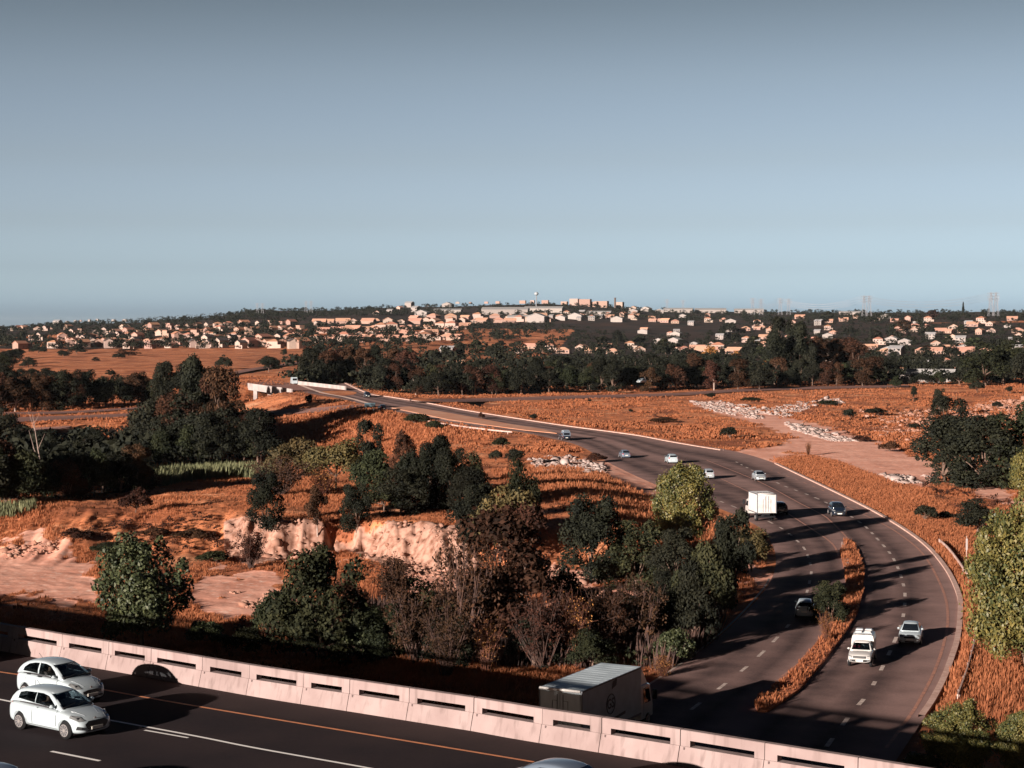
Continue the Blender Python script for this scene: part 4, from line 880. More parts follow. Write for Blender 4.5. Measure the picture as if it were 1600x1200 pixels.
tufts('dry_grass', q, np.random.default_rng(2).uniform(.4, .8, len(q)), 8, m_tuft, .03, 10, 'tallest orange dry grass below the large tree at the right edge')
q = along([(860, 740), (930, 770), (1000, 800), (1050, 840)], 7000, 9, 85)
tufts('dry_grass', q, np.random.default_rng(2).uniform(.4, .9, len(q)), 7, m_tuft, .05, 11, 'curved band of orange dry grass below the rubble heap')
q = along([(600, 985), (700, 1000), (800, 1010), (900, 1010), (1000, 1000), (1080, 1020)], 9000, 5, 86)
tufts('scrub', q, np.random.default_rng(2).uniform(.8, 2.2, len(q)), 7, m_twig, .02, 12, 'brown stalks of dry undergrowth in front of the earth face')
q = along([(640, 655), (560, 660), (460, 680), (560, 690), (700, 680)], 6000, 12, 88)
tufts('dry_grass', q, np.random.default_rng(2).uniform(.4, .9, len(q)), 5, m_tuft, .10, 13, 'orange dry grass on the far bank below the sign')
# reeds
m_reed = mat('reed_leaves', (.075, .085, .038), .8, c2=(.15, .15, .07), isl=True)
q = along([(232, 758), (270, 752), (310, 748), (360, 745), (405, 745)], 2600, 3.0, 87); q = q[q[:, 1] > 200]
tufts('reeds', q, np.random.default_rng(3).uniform(1.0, 2.2, len(q)), 8, m_reed, .03, 14, 'pale green reed bed at the foot of the left wood', 'reeds', .3)
q = along([(-20, 802), (15, 800), (35, 799)], 260, 1.6, 89)
tufts('reeds', q, np.random.default_rng(3).uniform(.7, 1.3, len(q)), 7, m_reed, .03, 15, 'small pale green reed patch at the left edge', 'reeds', .3)
# rubble: angular blocks, uncountable
ICO = bmesh.new(); bmesh.ops.create_icosphere(ICO, subdivisions=1, radius=1); IV = np.array([v.co[:] for v in ICO.verts]); IF = np.array([[v.index for v in f.verts] for f in ICO.faces]); ICO.free()
def rubble(name, polys, ns, sz, m, seed, label, flat=.55):
    rg = np.random.default_rng(seed); Vs, Fs = [], []; o = 0
    for poly, n in zip(polys, ns):
        Wp = wpoly(poly); xs = [p[0] for p in Wp]; ys = [p[1] for p in Wp]; k = 0
        while k < n:
            x, y = rg.uniform(min(xs), max(xs)), rg.uniform(min(ys), max(ys))
            if not inpoly(np.array([x]), np.array([y]), Wp)[0]: continue
            k += 1
            if vn(x / 3, y / 5, seed) < .35: continue
            s = sz * rg.lognormal(0, .5); S = np.array([rg.uniform(.6, 1.4), rg.uniform(.6, 1.4), flat * rg.uniform(.5, 1.2)]) * s
            V = IV * (1 + rg.uniform(-.28, .28, (len(IV), 1))) * S; t, p = rg.uniform(0, 6.28), rg.normal(0, .4)
            c, si = math.cos(t), math.sin(t); cp, sp = math.cos(p), math.sin(p)
            V = V @ np.array([[1, 0, 0], [0, cp, -sp], [0, sp, cp]]) @ np.array([[c, -si, 0], [si, c, 0], [0, 0, 1]])
            V = V + np.array([x, y, float(hbase(x, y)) + S[2] * .5]); Vs.append(V); Fs.append(IF + o); o += len(V)
    me = fast_mesh(name, np.concatenate(Vs), np.concatenate(Fs), m); return tag(link(name, me), label, 'rubble', kind='stuff')
m_rub = mat('white_rubble', (.42, .34, .32), .9, n1=1.2, c2=(.24, .155, .13), isl=True)
m_rub2 = mat('pink_rubble', (.36, .20, .15), .9, n1=1.2, c2=(.26, .12, .08), isl=True)
rubble('rubble', [[(822, 720), (850, 713), (900, 716), (945, 728), (950, 738), (900, 742), (850, 738)]], [1900], .24, m_rub, 91, 'heap of white building rubble beside the main road')
rubble('rubble', [[(1075, 628), (1130, 628), (1215, 645), (1230, 652), (1180, 655), (1110, 642)], [(1190, 640), (1260, 628), (1310, 622), (1320, 630), (1260, 640), (1230, 652)], [(1225, 660), (1290, 672), (1340, 690), (1300, 690), (1240, 672)], [(1375, 742), (1455, 744), (1462, 755), (1410, 756)]],
       [2200, 1500, 1700, 700], .28, m_rub, 92, 'white rubble and slabs dumped along the dirt track', .35)
rubble('rubble', [[(1480, 640), (1560, 625), (1610, 625), (1610, 650), (1560, 665), (1500, 660)], [(1340, 640), (1460, 640), (1460, 690), (1380, 690)]], [2200, 900], .26, m_rub2, 93, 'pink rubble mounds on the field at the right')
rubble('rubble', [[(600, 880), (700, 870), (745, 925), (690, 935), (620, 905)], [(860, 880), (940, 895), (950, 930), (870, 925)], [(360, 925), (450, 930), (450, 950), (380, 950)], [(0, 860), (90, 845), (90, 860), (10, 875)], [(350, 815), (740, 822), (740, 850), (350, 880)]], [900, 500, 500, 160, 500], .15, m_rub2, 94, 'pink stones and debris on the floor of the bare pit')
# ================================================================== vehicles
def paint(name, col, rough=.28, metal=0., coat=.6):
    m = bpy.data.materials.new(name); m.use_nodes = True; b = m.node_tree.nodes['Principled BSDF']
    b.inputs['Base Color'].default_value = (*col, 1); b.inputs['Roughness'].default_value = rough; b.inputs['Metallic'].default_value = metal; b.inputs['Coat Weight'].default_value = coat; b.inputs['Coat Roughness'].default_value = .08
    return m
P_WHITE = paint('white_paint', (.38, .44, .48), .3); P_SILV = paint('silver_paint', (.42, .46, .50), .3, .3); P_BLUE = paint('steel_blue_paint', (.16, .20, .26), .3, .3)
P_DARK = paint('dark_blue_paint', (.012, .018, .03), .2); P_GREYW = paint('cream_white_paint', (.55, .53, .52)); P_BLACK = paint('black_trim', (.012, .013, .016), .5, 0, 0)
m_tyre = mat('tyre_rubber', (.012, .012, .014), .8, spec=.2); m_rim = mat('alloy', (.55, .52, .52), .3, metal=.7); m_rimd = mat('rim_shadow', (.06, .06, .07), .6)
m_lamp = mat('lamp_glass', (.28, .29, .30), .08, spec=.8, metal=.4); m_tail = mat('tail_lamp', (.35, .015, .01), .2); m_plate = mat('plate', (.75, .72, .66), .6); m_pl2 = mat('plate_print', (.10, .09, .09), .8)
m_int = mat('cabin_interior', (.03, .03, .035), .9)
g = bpy.data.materials.new('window_glass'); g.use_nodes = True; b = g.node_tree.nodes['Principled BSDF']; b.inputs['Base Color'].default_value = (.008, .011, .016, 1); b.inputs['Roughness'].default_value = .04; b.inputs['Specular IOR Level'].default_value = .6
m_glass = g
m_clear = bpy.data.materials.new('clear_glass'); m_clear.use_nodes = True; t = m_clear.node_tree; t.nodes.remove(t.nodes['Principled BSDF']); tr_ = t.nodes.new('ShaderNodeBsdfTransparent'); tr_.inputs[0].default_value = (.55, .60, .62, 1)
gs_ = t.nodes.new('ShaderNodeBsdfGlossy'); gs_.inputs['Roughness'].default_value = .03; mx_ = t.nodes.new('ShaderNodeMixShader'); mx_.inputs[0].default_value = .10; t.links.new(tr_.outputs[0], mx_.inputs[1]); t.links.new(gs_.outputs[0], mx_.inputs[2]); t.links.new(mx_.outputs[0], t.nodes['Material Output'].inputs[0])
def interp(T, x, k): return float(np.interp(x, [t[0] for t in T], [t[k] for t in T]))
def loft_body(stn, ringf, sub=1):
    bm = bmesh.new(); rings = []
    for s in stn: rings.append([bm.verts.new(v) for v in ringf(s)])
    n = len(rings[0])
    for a, b_ in zip(rings, rings[1:]):
        for i in range(n): bm.faces.new((a[i], a[(i + 1) % n], b_[(i + 1) % n], b_[i]))
    bm.faces.new(rings[0][::-1]); bm.faces.new(rings[-1]); bmesh.ops.recalc_face_normals(bm, faces=bm.faces)
    return bm
def bake(bm, sub=0, cutters=None, smooth=True):
    me = bpy.data.meshes.new('t'); bm.to_mesh(me); bm.free(); o = bpy.data.objects.new('t', me); COL.objects.link(o); cs = []
    if sub: md = o.modifiers.new('s', 'SUBSURF'); md.levels = sub; md.render_levels = sub
    for c in cutters or []:
        cm_ = bpy.data.meshes.new('c'); c.to_mesh(cm_); c.free(); co = bpy.data.objects.new('c', cm_); COL.objects.link(co); cs.append(co)
        md = o.modifiers.new('b', 'BOOLEAN'); md.operation = 'DIFFERENCE'; md.object = co; md.solver = 'EXACT'
    dg = bpy.context.evaluated_depsgraph_get(); r = bpy.data.meshes.new_from_object(o.evaluated_get(dg))
    for x in cs + [o]: bpy.data.objects.remove(x, do_unlink=True)
    return r
def cylbm(c, r, w_, seg=20, axis='Y'):
    bm = bmesh.new(); bmesh.ops.create_cone(bm, cap_ends=True, segments=seg, radius1=r, radius2=r, depth=w_)
    if axis == 'Y': bmesh.ops.rotate(bm, verts=bm.verts, matrix=Matrix.Rotation(math.pi / 2, 3, 'X'))
    bmesh.ops.translate(bm, verts=bm.verts, vec=c); return bm
def panel(poly, axis, bvh, off=.012, step=.12):
    """flat outline (2-D) cut into a grid and laid on the body surface; axis: 'y+','y-','x+','x-','z+'"""
    bm = bmesh.new(); vs_ = []
    for a, b_ in poly: vs_.append(bm.verts.new((a, b_, 0)))
    bm.faces.new(vs_)
    xs = [p[0] for p in poly]; ys = [p[1] for p in poly]
    for lo, hi, nrm in ((min(xs), max(xs), (1, 0, 0)), (min(ys), max(ys), (0, 1, 0))):
        t = lo + step
        while t < hi - .02:
            bmesh.ops.bisect_plane(bm, geom=bm.verts[:] + bm.edges[:] + bm.faces[:], plane_co=Vector(nrm) * t, plane_no=nrm); t += step
    A = {'y+': ((0, 5, 0), (0, -1, 0)), 'y-': ((0, -5, 0), (0, 1, 0)), 'x+': ((5, 0, 0), (-1, 0, 0)), 'x-': ((-6, 0, 0), (1, 0, 0)), 'z+': ((0, 0, 5), (0, 0, -1))}[axis]
    hs_ = []
    for v in bm.verts:
        a, b_ = v.co.x, v.co.y
        if axis[0] == 'y': o_ = Vector((a, A[0][1], b_))
        elif axis[0] == 'x': o_ = Vector((A[0][0], a, b_))
        else: o_ = Vector((a, b_, 5))
        h = bvh.ray_cast(o_, Vector(A[1])); hs_.append(h)
        v.co = h[0] + h[1] * off if h[0] is not None else o_ + Vector(A[1]) * (abs(A[0]['xyz'.index(axis[0])]) - .7)
        if h[0] is not None and h[1].dot(Vector(A[1])) > 0: v.co = h[0] - h[1] * off
    if axis[0] == 'x' and max(ys) < 1.08:
        s = 1 if axis[1] == '+' else -1; ext_ = max(v.co.x * s for v in bm.verts)
        for v in bm.verts: v.co.x = s * max(v.co.x * s, ext_ - .42)
    return bm
def addp(root, name, polys, axis, bvh, m, off=.012, mirror=False):
    bm = bmesh.new()
    for p in polys:
        b2 = panel(p, axis, bvh, off); me = bpy.data.meshes.new('t'); b2.to_mesh(me); b2.free(); bm.from_mesh(me); bpy.data.meshes.remove(me)
    bmesh.ops.solidify(bm, geom=bm.faces[:], thickness=-.006)
    return ob_bm(name, bm, m, root, smooth=False)
def wheel(root, x, y, r, w_, side, spokes=10, rimr=.66):
    wr = empty('wheel', (x, y, r)); wr.parent = root
    bm = cylbm((0, 0, 0), r, w_, 28); bmesh.ops.bevel(bm, geom=[e for e in bm.edges if abs(e.verts[0].co.y - e.verts[1].co.y) < 1e-5], offset=.03, segments=2, affect='EDGES'); ob_bm('tyre', bm, m_tyre, wr, True)
    bm = cylbm((0, side * (w_ / 2 + .001), 0), r * rimr, .012, 24); rim = ob_bm('rim', bm, m_rimd, wr)
    bm = bmesh.new()
    for k in range(spokes):
        a = 2 * math.pi * k / spokes; d = Vector((math.cos(a), 0, math.sin(a))); tube(bm, [d * .04 + Vector((0, side * (w_ / 2 + .012), 0)), d * r * rimr * .98 + Vector((0, side * (w_ / 2 + .008), 0))], .016, 4)
    ring = [Vector((math.cos(t) * r * rimr, side * (w_ / 2 + .008), math.sin(t) * r * rimr)) for t in [2 * math.pi * k / 24 for k in range(25)]]; tube(bm, ring, .018, 4, False)
    me = bpy.data.meshes.new('t'); c = cylbm((0, side * (w_ / 2 + .012), 0), .06, .02, 10); c.to_mesh(me); c.free(); bm.from_mesh(me)
    ob_bm('spokes', bm, m_rim, wr)
HATCH = dict(L=(-1.98, 1.97), st=[(-1.98, .60, .34, .78), (-1.94, .76, .24, .95), (-1.6, .84, .2, .99), (-1.0, .855, .18, .97), (0, .86, .18, .95), (.8, .855, .18, .94), (1.15, .85, .18, .92), (1.55, .82, .18, .83), (1.82, .74, .20, .72), (1.95, .60, .24, .62), (1.98, .5, .28, .55)],
    cab=[(-1.93, .93, .10), (-1.80, 1.22, 0), (-1.62, 1.40, 0), (-1.2, 1.47, 0), (-.4, 1.50, 0), (.1, 1.46, 0), (.35, 1.36, 0), (.75, 1.13, 0), (1.10, .93, 0)], belt=.92, wb=.80, tum=.42, wx=(-1.24, 1.25), wr=.31,
    side=[[(-1.45, 1.10), (-1.42, 1.30), (-1.15, 1.36), (-.55, 1.385), (-.53, 1.04)], [(-.49, 1.035), (-.51, 1.387), (-.2, 1.39), (.12, 1.34), (.45, 1.16), (.72, .99)]],
    ws=[(-.62, .99), (-.48, 1.40), (.48, 1.40), (.62, .99)], rw=[(-.60, 1.06), (-.50, 1.34), (.50, 1.34), (.60, 1.06)],
    head=[(1, [(.46, .66), (.52, .78), (.76, .84), (.80, .76), (.66, .64)])], grille=[(-.46, .46), (-.50, .55), (-.34, .64), (.34, .64), (.50, .55), (.46, .46), (.36, .36), (-.36, .36)], low=[(-.40, .335), (.40, .335), (.34, .24), (-.34, .24)], fog=[(.54, .36), (.56, .46), (.72, .50), (.74, .38)],
    tail=[(.60, .80), (.58, 1.06), (.70, 1.06), (.74, .82)], door=[(-.52, .35, 1.0), (.78, .40, .95)], hand=[(-.35, .88)], plate=(.0, .40))
MICRA = dict(L=(-1.85, 1.85), st=[(-1.86, .55, .34, .78), (-1.80, .74, .24, .98), (-1.5, .81, .2, 1.02), (-.9, .825, .18, 1.0), (0, .83, .18, .99), (.8, .825, .18, .97), (1.1, .82, .18, .95), (1.45, .79, .2, .86), (1.70, .70, .22, .74), (1.82, .58, .24, .62), (1.86, .45, .28, .55)],
    cab=[(-1.80, .95, .1), (-1.66, 1.25, 0), (-1.42, 1.42, 0), (-1.0, 1.51, 0), (-.4, 1.54, 0), (.1, 1.49, 0), (.4, 1.37, 0), (.8, 1.13, 0), (1.08, .95, 0)], belt=.95, wb=.77, tum=.36, wx=(-1.18, 1.2), wr=.30,
    side=[[(-1.40, 1.08), (-1.34, 1.22), (-1.12, 1.36), (-.80, 1.425), (-.56, 1.44), (-.54, 1.06)], [(-.46, 1.055), (-.48, 1.445), (-.15, 1.44), (.12, 1.39), (.42, 1.23), (.66, 1.04)]],
    ws=[(-.60, 1.01), (-.48, 1.43), (.48, 1.43), (.60, 1.01)], rw=[(-.56, 1.08), (-.46, 1.36), (.46, 1.36), (.56, 1.08)],
    head=[(1, [(.44, .68), (.48, .80), (.66, .88), (.74, .82), (.68, .68)])], grille=[(-.42, .50), (-.44, .58), (-.20, .62), (.20, .62), (.44, .58), (.42, .50), (.30, .48), (-.30, .48)], low=[(-.50, .40), (.50, .40), (.44, .26), (-.44, .26)], fog=[(.58, .38), (.60, .46), (.70, .46), (.70, .38)],
    tail=[(.58, .80), (.57, 1.0), (.67, 1.0), (.71, .82)], door=[(-.50, .35, 1.03), (.72, .40, .97), (-1.15, .75, 1.0)], hand=[(-.32, .93), (-1.02, .95)], plate=(.0, .44))
SEDAN = dict(L=(-2.15, 2.15), st=[(-2.16, .60, .36, .80), (-2.10, .76, .26, .95), (-1.75, .83, .2, 1.0), (-1.0, .85, .18, .96), (0, .855, .18, .94), (.9, .85, .18, .93), (1.25, .84, .18, .91), (1.65, .82, .2, .82), (1.98, .74, .22, .72), (2.10, .62, .26, .62), (2.15, .5, .3, .55)],
    cab=[(-1.72, .97, .1), (-1.35, 1.22, 0), (-1.0, 1.38, 0), (-.6, 1.45, 0), (-.1, 1.47, 0), (.25, 1.43, 0), (.5, 1.33, 0), (.85, 1.12, 0), (1.2, .92, 0)], belt=.92, wb=.79, tum=.44, wx=(-1.32, 1.36), wr=.31,
    side=[[(-1.15, 1.06), (-.92, 1.24), (-.62, 1.33), (-.38, 1.345), (-.36, 1.03)], [(-.32, 1.025), (-.34, 1.35), (0, 1.35), (.25, 1.30), (.55, 1.13), (.80, .99)]],
    ws=[(-.62, .98), (-.48, 1.37), (.48, 1.37), (.62, .98)], rw=[(-.58, 1.04), (-.46, 1.32), (.46, 1.32), (.58, 1.04)],
    head=[(1, [(.44, .64), (.50, .76), (.72, .82), (.80, .76), (.66, .64)])], grille=[(-.40, .58), (-.44, .66), (.44, .66), (.40, .58)], low=[(-.36, .37), (.36, .37), (.32, .28), (-.32, .28)], fog=[(.58, .36), (.60, .44), (.72, .44), (.72, .38)],
    tail=[(.52, .76), (.54, .92), (.74, .92), (.76, .78)], door=[(-.36, .35, 1.0), (.82, .40, .94), (-1.1, .7, 1.0)], hand=[(-.22, .90), (-.95, .92)], plate=(.0, .50))
CARC = {}
def prism(poly, axis, a, b_):
    bm = bmesh.new(); f = lambda p, t: (p[0], t, p[1]) if axis == 'y' else (t, p[0], p[1])
    A = [bm.verts.new(f(p, a)) for p in poly]; B = [bm.verts.new(f(p, b_)) for p in poly]; n = len(poly); bm.faces.new(A); bm.faces.new(B[::-1])
    for i in range(n): bm.faces.new((A[i], B[i], B[(i + 1) % n], A[(i + 1) % n]))
    bmesh.ops.recalc_face_normals(bm, faces=bm.faces); return bm
def car_shell(key, S, open_=False):
    if (key, open_) in CARC: return CARC[(key, open_)]
    def ring(s):
        x, w_, zb, zt = s
        h = [(0, zb), (w_ * .84, zb), (w_ * .97, zb + .10), (w_, zb + (zt - zb) * .42), (w_ * .985, zt - .14), (w_ * .93, zt - .03), (w_ * .6, zt + .015), (0, zt + .03)]
        return [(x, y, z) for y, z in h] + [(x, -y, z) for y, z in h[-2:0:-1]]
    cut = [cylbm((wx, sy * .80, S['wr'] + .015), S['wr'] + .045, .5, 28) for wx in S['wx'] for sy in (1, -1)]
    body = bake(loft_body(S['st'], ring), 2, cut)
    def cring(s):
        x, zr, _ = s; zb = S['belt'] - .06; wb = S['wb']; wr = wb - S['tum'] * (zr - zb)
        h = [(wb, zb), (wb - S['tum'] * (zr - zb) * .5, zb + (zr - zb) * .5), (wr + .005, zr - .05), (wr - .07, zr - .005), (wr * .5, zr + .02), (0, zr + .028)]
        return [(x, y, z) for y, z in h] + [(x, -y, z) for y, z in h[-2::-1]]
    cab = bake(loft_body(S['cab'], cring), 1); cabb = cab
    if open_:
        def iring(s): return [(x * .955 - .01, y - .035 * (1 if y > 0 else -1 if y < 0 else 0), z - .035 if z > S['belt'] else z - .1) for x, y, z in cring(s)]
        cuts = [loft_body(S['cab'], iring)] + [prism(p, 'y', -1.2, 1.2) for p in S['side']] + [prism(S['ws'], 'x', -.2, 2), prism(S['rw'], 'x', -2.5, -.9 if key != 'pickup' else -.1)]
        cabb = bake(loft_body(S['cab'], cring), 1, cuts)
    bm = bmesh.new(); bm.from_mesh(body); bm.from_mesh(cab); me = bpy.data.meshes.new('body'); bm.to_mesh(me)
    bvh = BVHTree.FromBMesh(bm); bm.free()
    if open_: bm = bmesh.new(); bm.from_mesh(body); bm.from_mesh(cabb); me = bpy.data.meshes.new('body'); bm.to_mesh(me); bm.free()
    me.polygons.foreach_set('use_smooth', [True] * len(me.polygons)); CARC[(key, open_)] = (me, bvh); return me, bvh
def car(key, S, loc, rz, pnt, name, label, cat='car', group=None, detail=2, driver=None):
    op = driver is not None; gl = m_clear if op else m_glass; me, bvh = car_shell(key, S, op); me = me.copy(); me.materials.append(pnt)
    r = empty(name, loc, rz); tag(r, label, cat, group); link('body', me, r)
    for sy in ('y+', 'y-'): 
        for p in S['side']: addp(r, 'side_window', [p], sy, bvh, gl)
    addp(r, 'windscreen', [S['ws']], 'x+', bvh, gl, .014); addp(r, 'rear_window', [S['rw']], 'x-', bvh, gl)
    if op:
        zt = S['belt'] + .085; x0 = S['rw_x'] if 'rw_x' in S else -1.4
        if key == 'pickup': x0 = -.25
        bm = bmesh.new(); bbox(bm, x0, .78, -.68, .68, zt - .1, zt); bbox(bm, .5, .98, -.66, .66, zt - .08, zt + .03, .02)
        for sx_ in ((-.42,) if key != 'pickup' else (-.0,)) + ((-1.15,) if key != 'pickup' else ()):
            for sy_ in (.36, -.36): bbox(bm, sx_ - .08, sx_ + .06, sy_ - .22, sy_ + .22, zt - .02, zt + .18, .04); bbox(bm, sx_ - .06, sx_ + .03, sy_ - .12, sy_ + .12, zt + .20, zt + .36, .04)
        it = ob_bm('interior', bm, m_int, r)
        bm = bmesh.new(); tube(bm, [Vector((.45 + .05 * math.sin(t), -.36 + .17 * math.cos(t), zt + .02 + .15 * math.sin(t))) for t in [2 * math.pi * k / 16 for k in range(17)]], .015, 5, False); ob_bm('steering_wheel', bm, P_BLACK, it)
    for wx in S['wx']:
        for s in (1, -1): wheel(r, wx, s * (S['wb'] - .055), S['wr'], .2, s)
    for _, hp in S['head']:
        for s in (1, -1):
            h = addp(r, 'headlight', [[(a * s, b) for a, b in hp]], 'x+', bvh, m_lamp, .014)
            if detail > 1:
                cx = sum(a for a, b in hp) / len(hp) * s; cz = sum(b for a, b in hp) / len(hp)
                q = bvh.ray_cast(Vector((5, cx, cz)), Vector((-1, 0, 0)))[0]
                if q is not None: ob_bm('reflector', cylbm((0, 0, 0), .045, .05, 12, 'Y'), P_BLACK, h).location = q
    addp(r, 'grille', [S['grille']], 'x+', bvh, P_BLACK, .012); addp(r, 'air_intake', [S['low']], 'x+', bvh, P_BLACK, .012)
    pz = S['plate'][1]; fr = bvh.ray_cast(Vector((5, 0, pz)), Vector((-1, 0, 0)))[0]; bm = bmesh.new(); bbox(bm, fr.x + .012, fr.x + .035, -.25, .25, pz - .055, pz + .055, .005); ob_bm('number_plate', bm, m_plate, r)
    rr = bvh.ray_cast(Vector((-5, 0, .62)), Vector((1, 0, 0)))[0]; bm = bmesh.new(); bbox(bm, rr.x - .035, rr.x - .012, -.25, .25, .56, .67, .005); ob_bm('number_plate', bm, m_plate, r)
    for s in (1, -1):
        addp(r, 'tail_light', [[(a * s, b) for a, b in S['tail']]], 'x-', bvh, m_tail, .014)
        if detail > 1:
            addp(r, 'fog_light', [[(a * s, b) for a, b in S['fog']]], 'x+', bvh, P_BLACK, .014)
        bm = bmesh.new(); mxp = .62; y0 = S['wb'] - .02; bbox(bm, mxp - .05, mxp + .09, s * y0 if s > 0 else -y0 - .2, s * y0 + .2 if s > 0 else -y0, 1.0, 1.13, .04)
        mr_ = ob_bm('door_mirror', bm, pnt, r, True); mr_['kind'] = 'part'; del mr_['kind']
        bm = bmesh.new(); bbox(bm, mxp - .056, mxp - .051, (y0 + .03) if s > 0 else -y0 - .18, (y0 + .18) if s > 0 else -y0 - .03, 1.02, 1.11); ob_bm('mirror_glass', bm, m_glass, mr_)
        if detail > 1:
            ax = 'y+' if s > 0 else 'y-'
            for dx, z0, z1 in S['door']: addp(r, 'door_seam', [[(dx, z0), (dx + .014, z0), (dx + .014, z1), (dx, z1)]], ax, bvh, P_BLACK, .004)
            addp(r, 'sill_seam', [[(-.9, .30), (.85, .30), (.85, .312), (-.9, .312)]], ax, bvh, P_BLACK, .004)
            for hx, hz in S['hand']: addp(r, 'door_handle', [[(hx - .09, hz), (hx + .09, hz), (hx + .09, hz + .03), (hx - .09, hz + .03)]], ax, bvh, pnt if key == 'hatch' else P_BLACK, .03)
    if detail > 1:
        addp(r, 'wiper', [[(-.55, 1.015), (-.02, 1.09), (-.02, 1.10), (-.55, 1.027)], [(.02, 1.015), (.5, 1.09), (.5, 1.10), (.02, 1.027)]], 'x+', bvh, P_BLACK, .025)
        for s in (1, -1): addp(r, 'bonnet_crease', [[(1.2, s * .50), (1.7, s * .30), (1.7, s * .29), (1.2, s * .485)]], 'z+', bvh, P_SILV, .004)
        bm = cylbm((0, 0, 0), .05, .012, 12, 'Y'); bmesh.ops.rotate(bm, verts=bm.verts, matrix=Matrix.Rotation(math.pi / 2, 3, 'Z')); q = bvh.ray_cast(Vector((5, 0, .70)), Vector((-1, 0, 0)))[0]
        if q is not None: e = ob_bm('badge', bm, m_rim, r); e.location = q + Vector((.015, 0, 0))
        bm = bmesh.new(); tube(bm, [(-1.1, 0, 1.50), (-1.3, 0, 1.66)], .008, 5); ob_bm('aerial', bm, P_BLACK, r)
    return r
def head_of(px0, px1, z=0.):
    a, b_ = at_z(*px0, z), at_z(*px1, z); return math.atan2(b_.y - a.y, b_.x - a.x)
def person(loc, shirt, rz=0, parent=None, name='person', label=None):
    """seated driver, arms to the wheel"""
    bm = bmesh.new(); P = [(0, 0, 0), (0, 0, .22), (.02, 0, .42), (.03, 0, .53), (.05, 0, .60), (.06, 0, .72), (.03, .19, .47), (.22, .24, .25), (.46, .14, .33), (.03, -.19, .47), (.22, -.24, .25), (.46, -.14, .33), (.30, .10, .0), (.30, -.10, .0), (.52, .08, .36), (.52, -.08, .36)]
    Rr = [.16, .15, .16, .065, .085, .10, .08, .055, .035, .08, .055, .035, .10, .10, .04, .04]
    E = [(0, 1), (1, 2), (2, 3), (3, 4), (4, 5), (2, 6), (6, 7), (7, 8), (2, 9), (9, 10), (10, 11), (0, 12), (0, 13), (8, 14), (11, 15)]
    me = bpy.data.meshes.new('p'); me.from_pydata(P, E, []); o = bpy.data.objects.new('p', me); COL.objects.link(o); md = o.modifiers.new('s', 'SKIN'); o.modifiers.new('u', 'SUBSURF').levels = 1
    for v, r_ in zip(me.skin_vertices[0].data, Rr): v.radius = (r_, r_)
    me.skin_vertices[0].data[0].use_root = True
    dg = bpy.context.evaluated_depsgraph_get(); r2 = bpy.data.meshes.new_from_object(o.evaluated_get(dg)); bpy.data.objects.remove(o, do_unlink=True)
    r2.materials.clear(); r2.materials.append(mat('skin', (.35, .20, .14), .6)); r2.materials.append(shirt); r2.polygons.foreach_set('use_smooth', [True] * len(r2.polygons))
    for p in r2.polygons:
        c = p.center; p.material_index = 1 if c.z < .50 and not (c.x > .28 and c.z > .2) else 0
    b = link(name, r2); b.location = loc; b.rotation_euler = (0, 0, rz)
    bm = bmesh.new(); bmesh.ops.create_uvsphere(bm, u_segments=12, v_segments=8, radius=.108)
    for v in bm.verts: v.co = Vector((v.co.x * 1.0 - .015, v.co.y * .92, v.co.z * 1.0 + .725))
    bmesh.ops.delete(bm, geom=[v for v in bm.verts if v.co.x > .06 and v.co.z < .78 or v.co.z < .66], context='VERTS'); ob_bm('hair', bm, mat('dark_hair', (.012, .009, .008), .6), b, True)
    if label: tag(b, label, 'person')
    return b
# ---- the two cars on the bridge
fa, fb = at_z(31, 1139, DZ), at_z(105, 1155, DZ)
frz = math.atan2(fb.y - fa.y, fb.x - fa.x); mid = (fa + fb) / 2; left = Vector((-math.sin(frz), math.cos(frz), 0))
F1 = mid + left * .76
car('hatch', HATCH, F1, frz, P_WHITE, 'hatchback', 'white three-door hatchback nearest the camera on the bridge, black grille facing right', group='hatchbacks side by side on the bridge', driver=1)
M1 = at_z(66, 1099, DZ) + left * .9
car('micra', MICRA, M1, frz, P_WHITE, 'hatchback', 'white round-roofed five-door hatchback beyond the nearest car, beside the parapet', group='hatchbacks side by side on the bridge', driver=1)
def seat_at(base, rz, x, y, z): c, s = math.cos(rz), math.sin(rz); return Vector((base.x + x * c - y * s, base.y + x * s + y * c, base.z + z))
S_PALE = mat('pale_shirt', (.45, .30, .27), .8); S_RED = mat('red_shirt', (.38, .03, .06), .8); S_DK = mat('dark_shirt', (.04, .04, .06), .8)
person(seat_at(M1, frz, -.22, -.36, .62), S_PALE, frz, label='driver in a pale shirt at the wheel of the round-roofed hatchback')
person(seat_at(F1, frz, -.22, -.36, .58), S_DK, frz, label='driver in a dark shirt at the wheel of the nearest hatchback')
# ---- cars only just reaching into the bottom edge
car('sedan', SEDAN, at_z(888, 1268, DZ), frz - .03, P_BLUE, 'sedan', 'dark blue-grey car whose roof alone shows at the bottom edge', detail=1)
car('sedan', SEDAN, at_z(-4, 1274, DZ), frz, P_BLUE, 'sedan', 'grey car whose roof shows in the bottom left corner', detail=1)
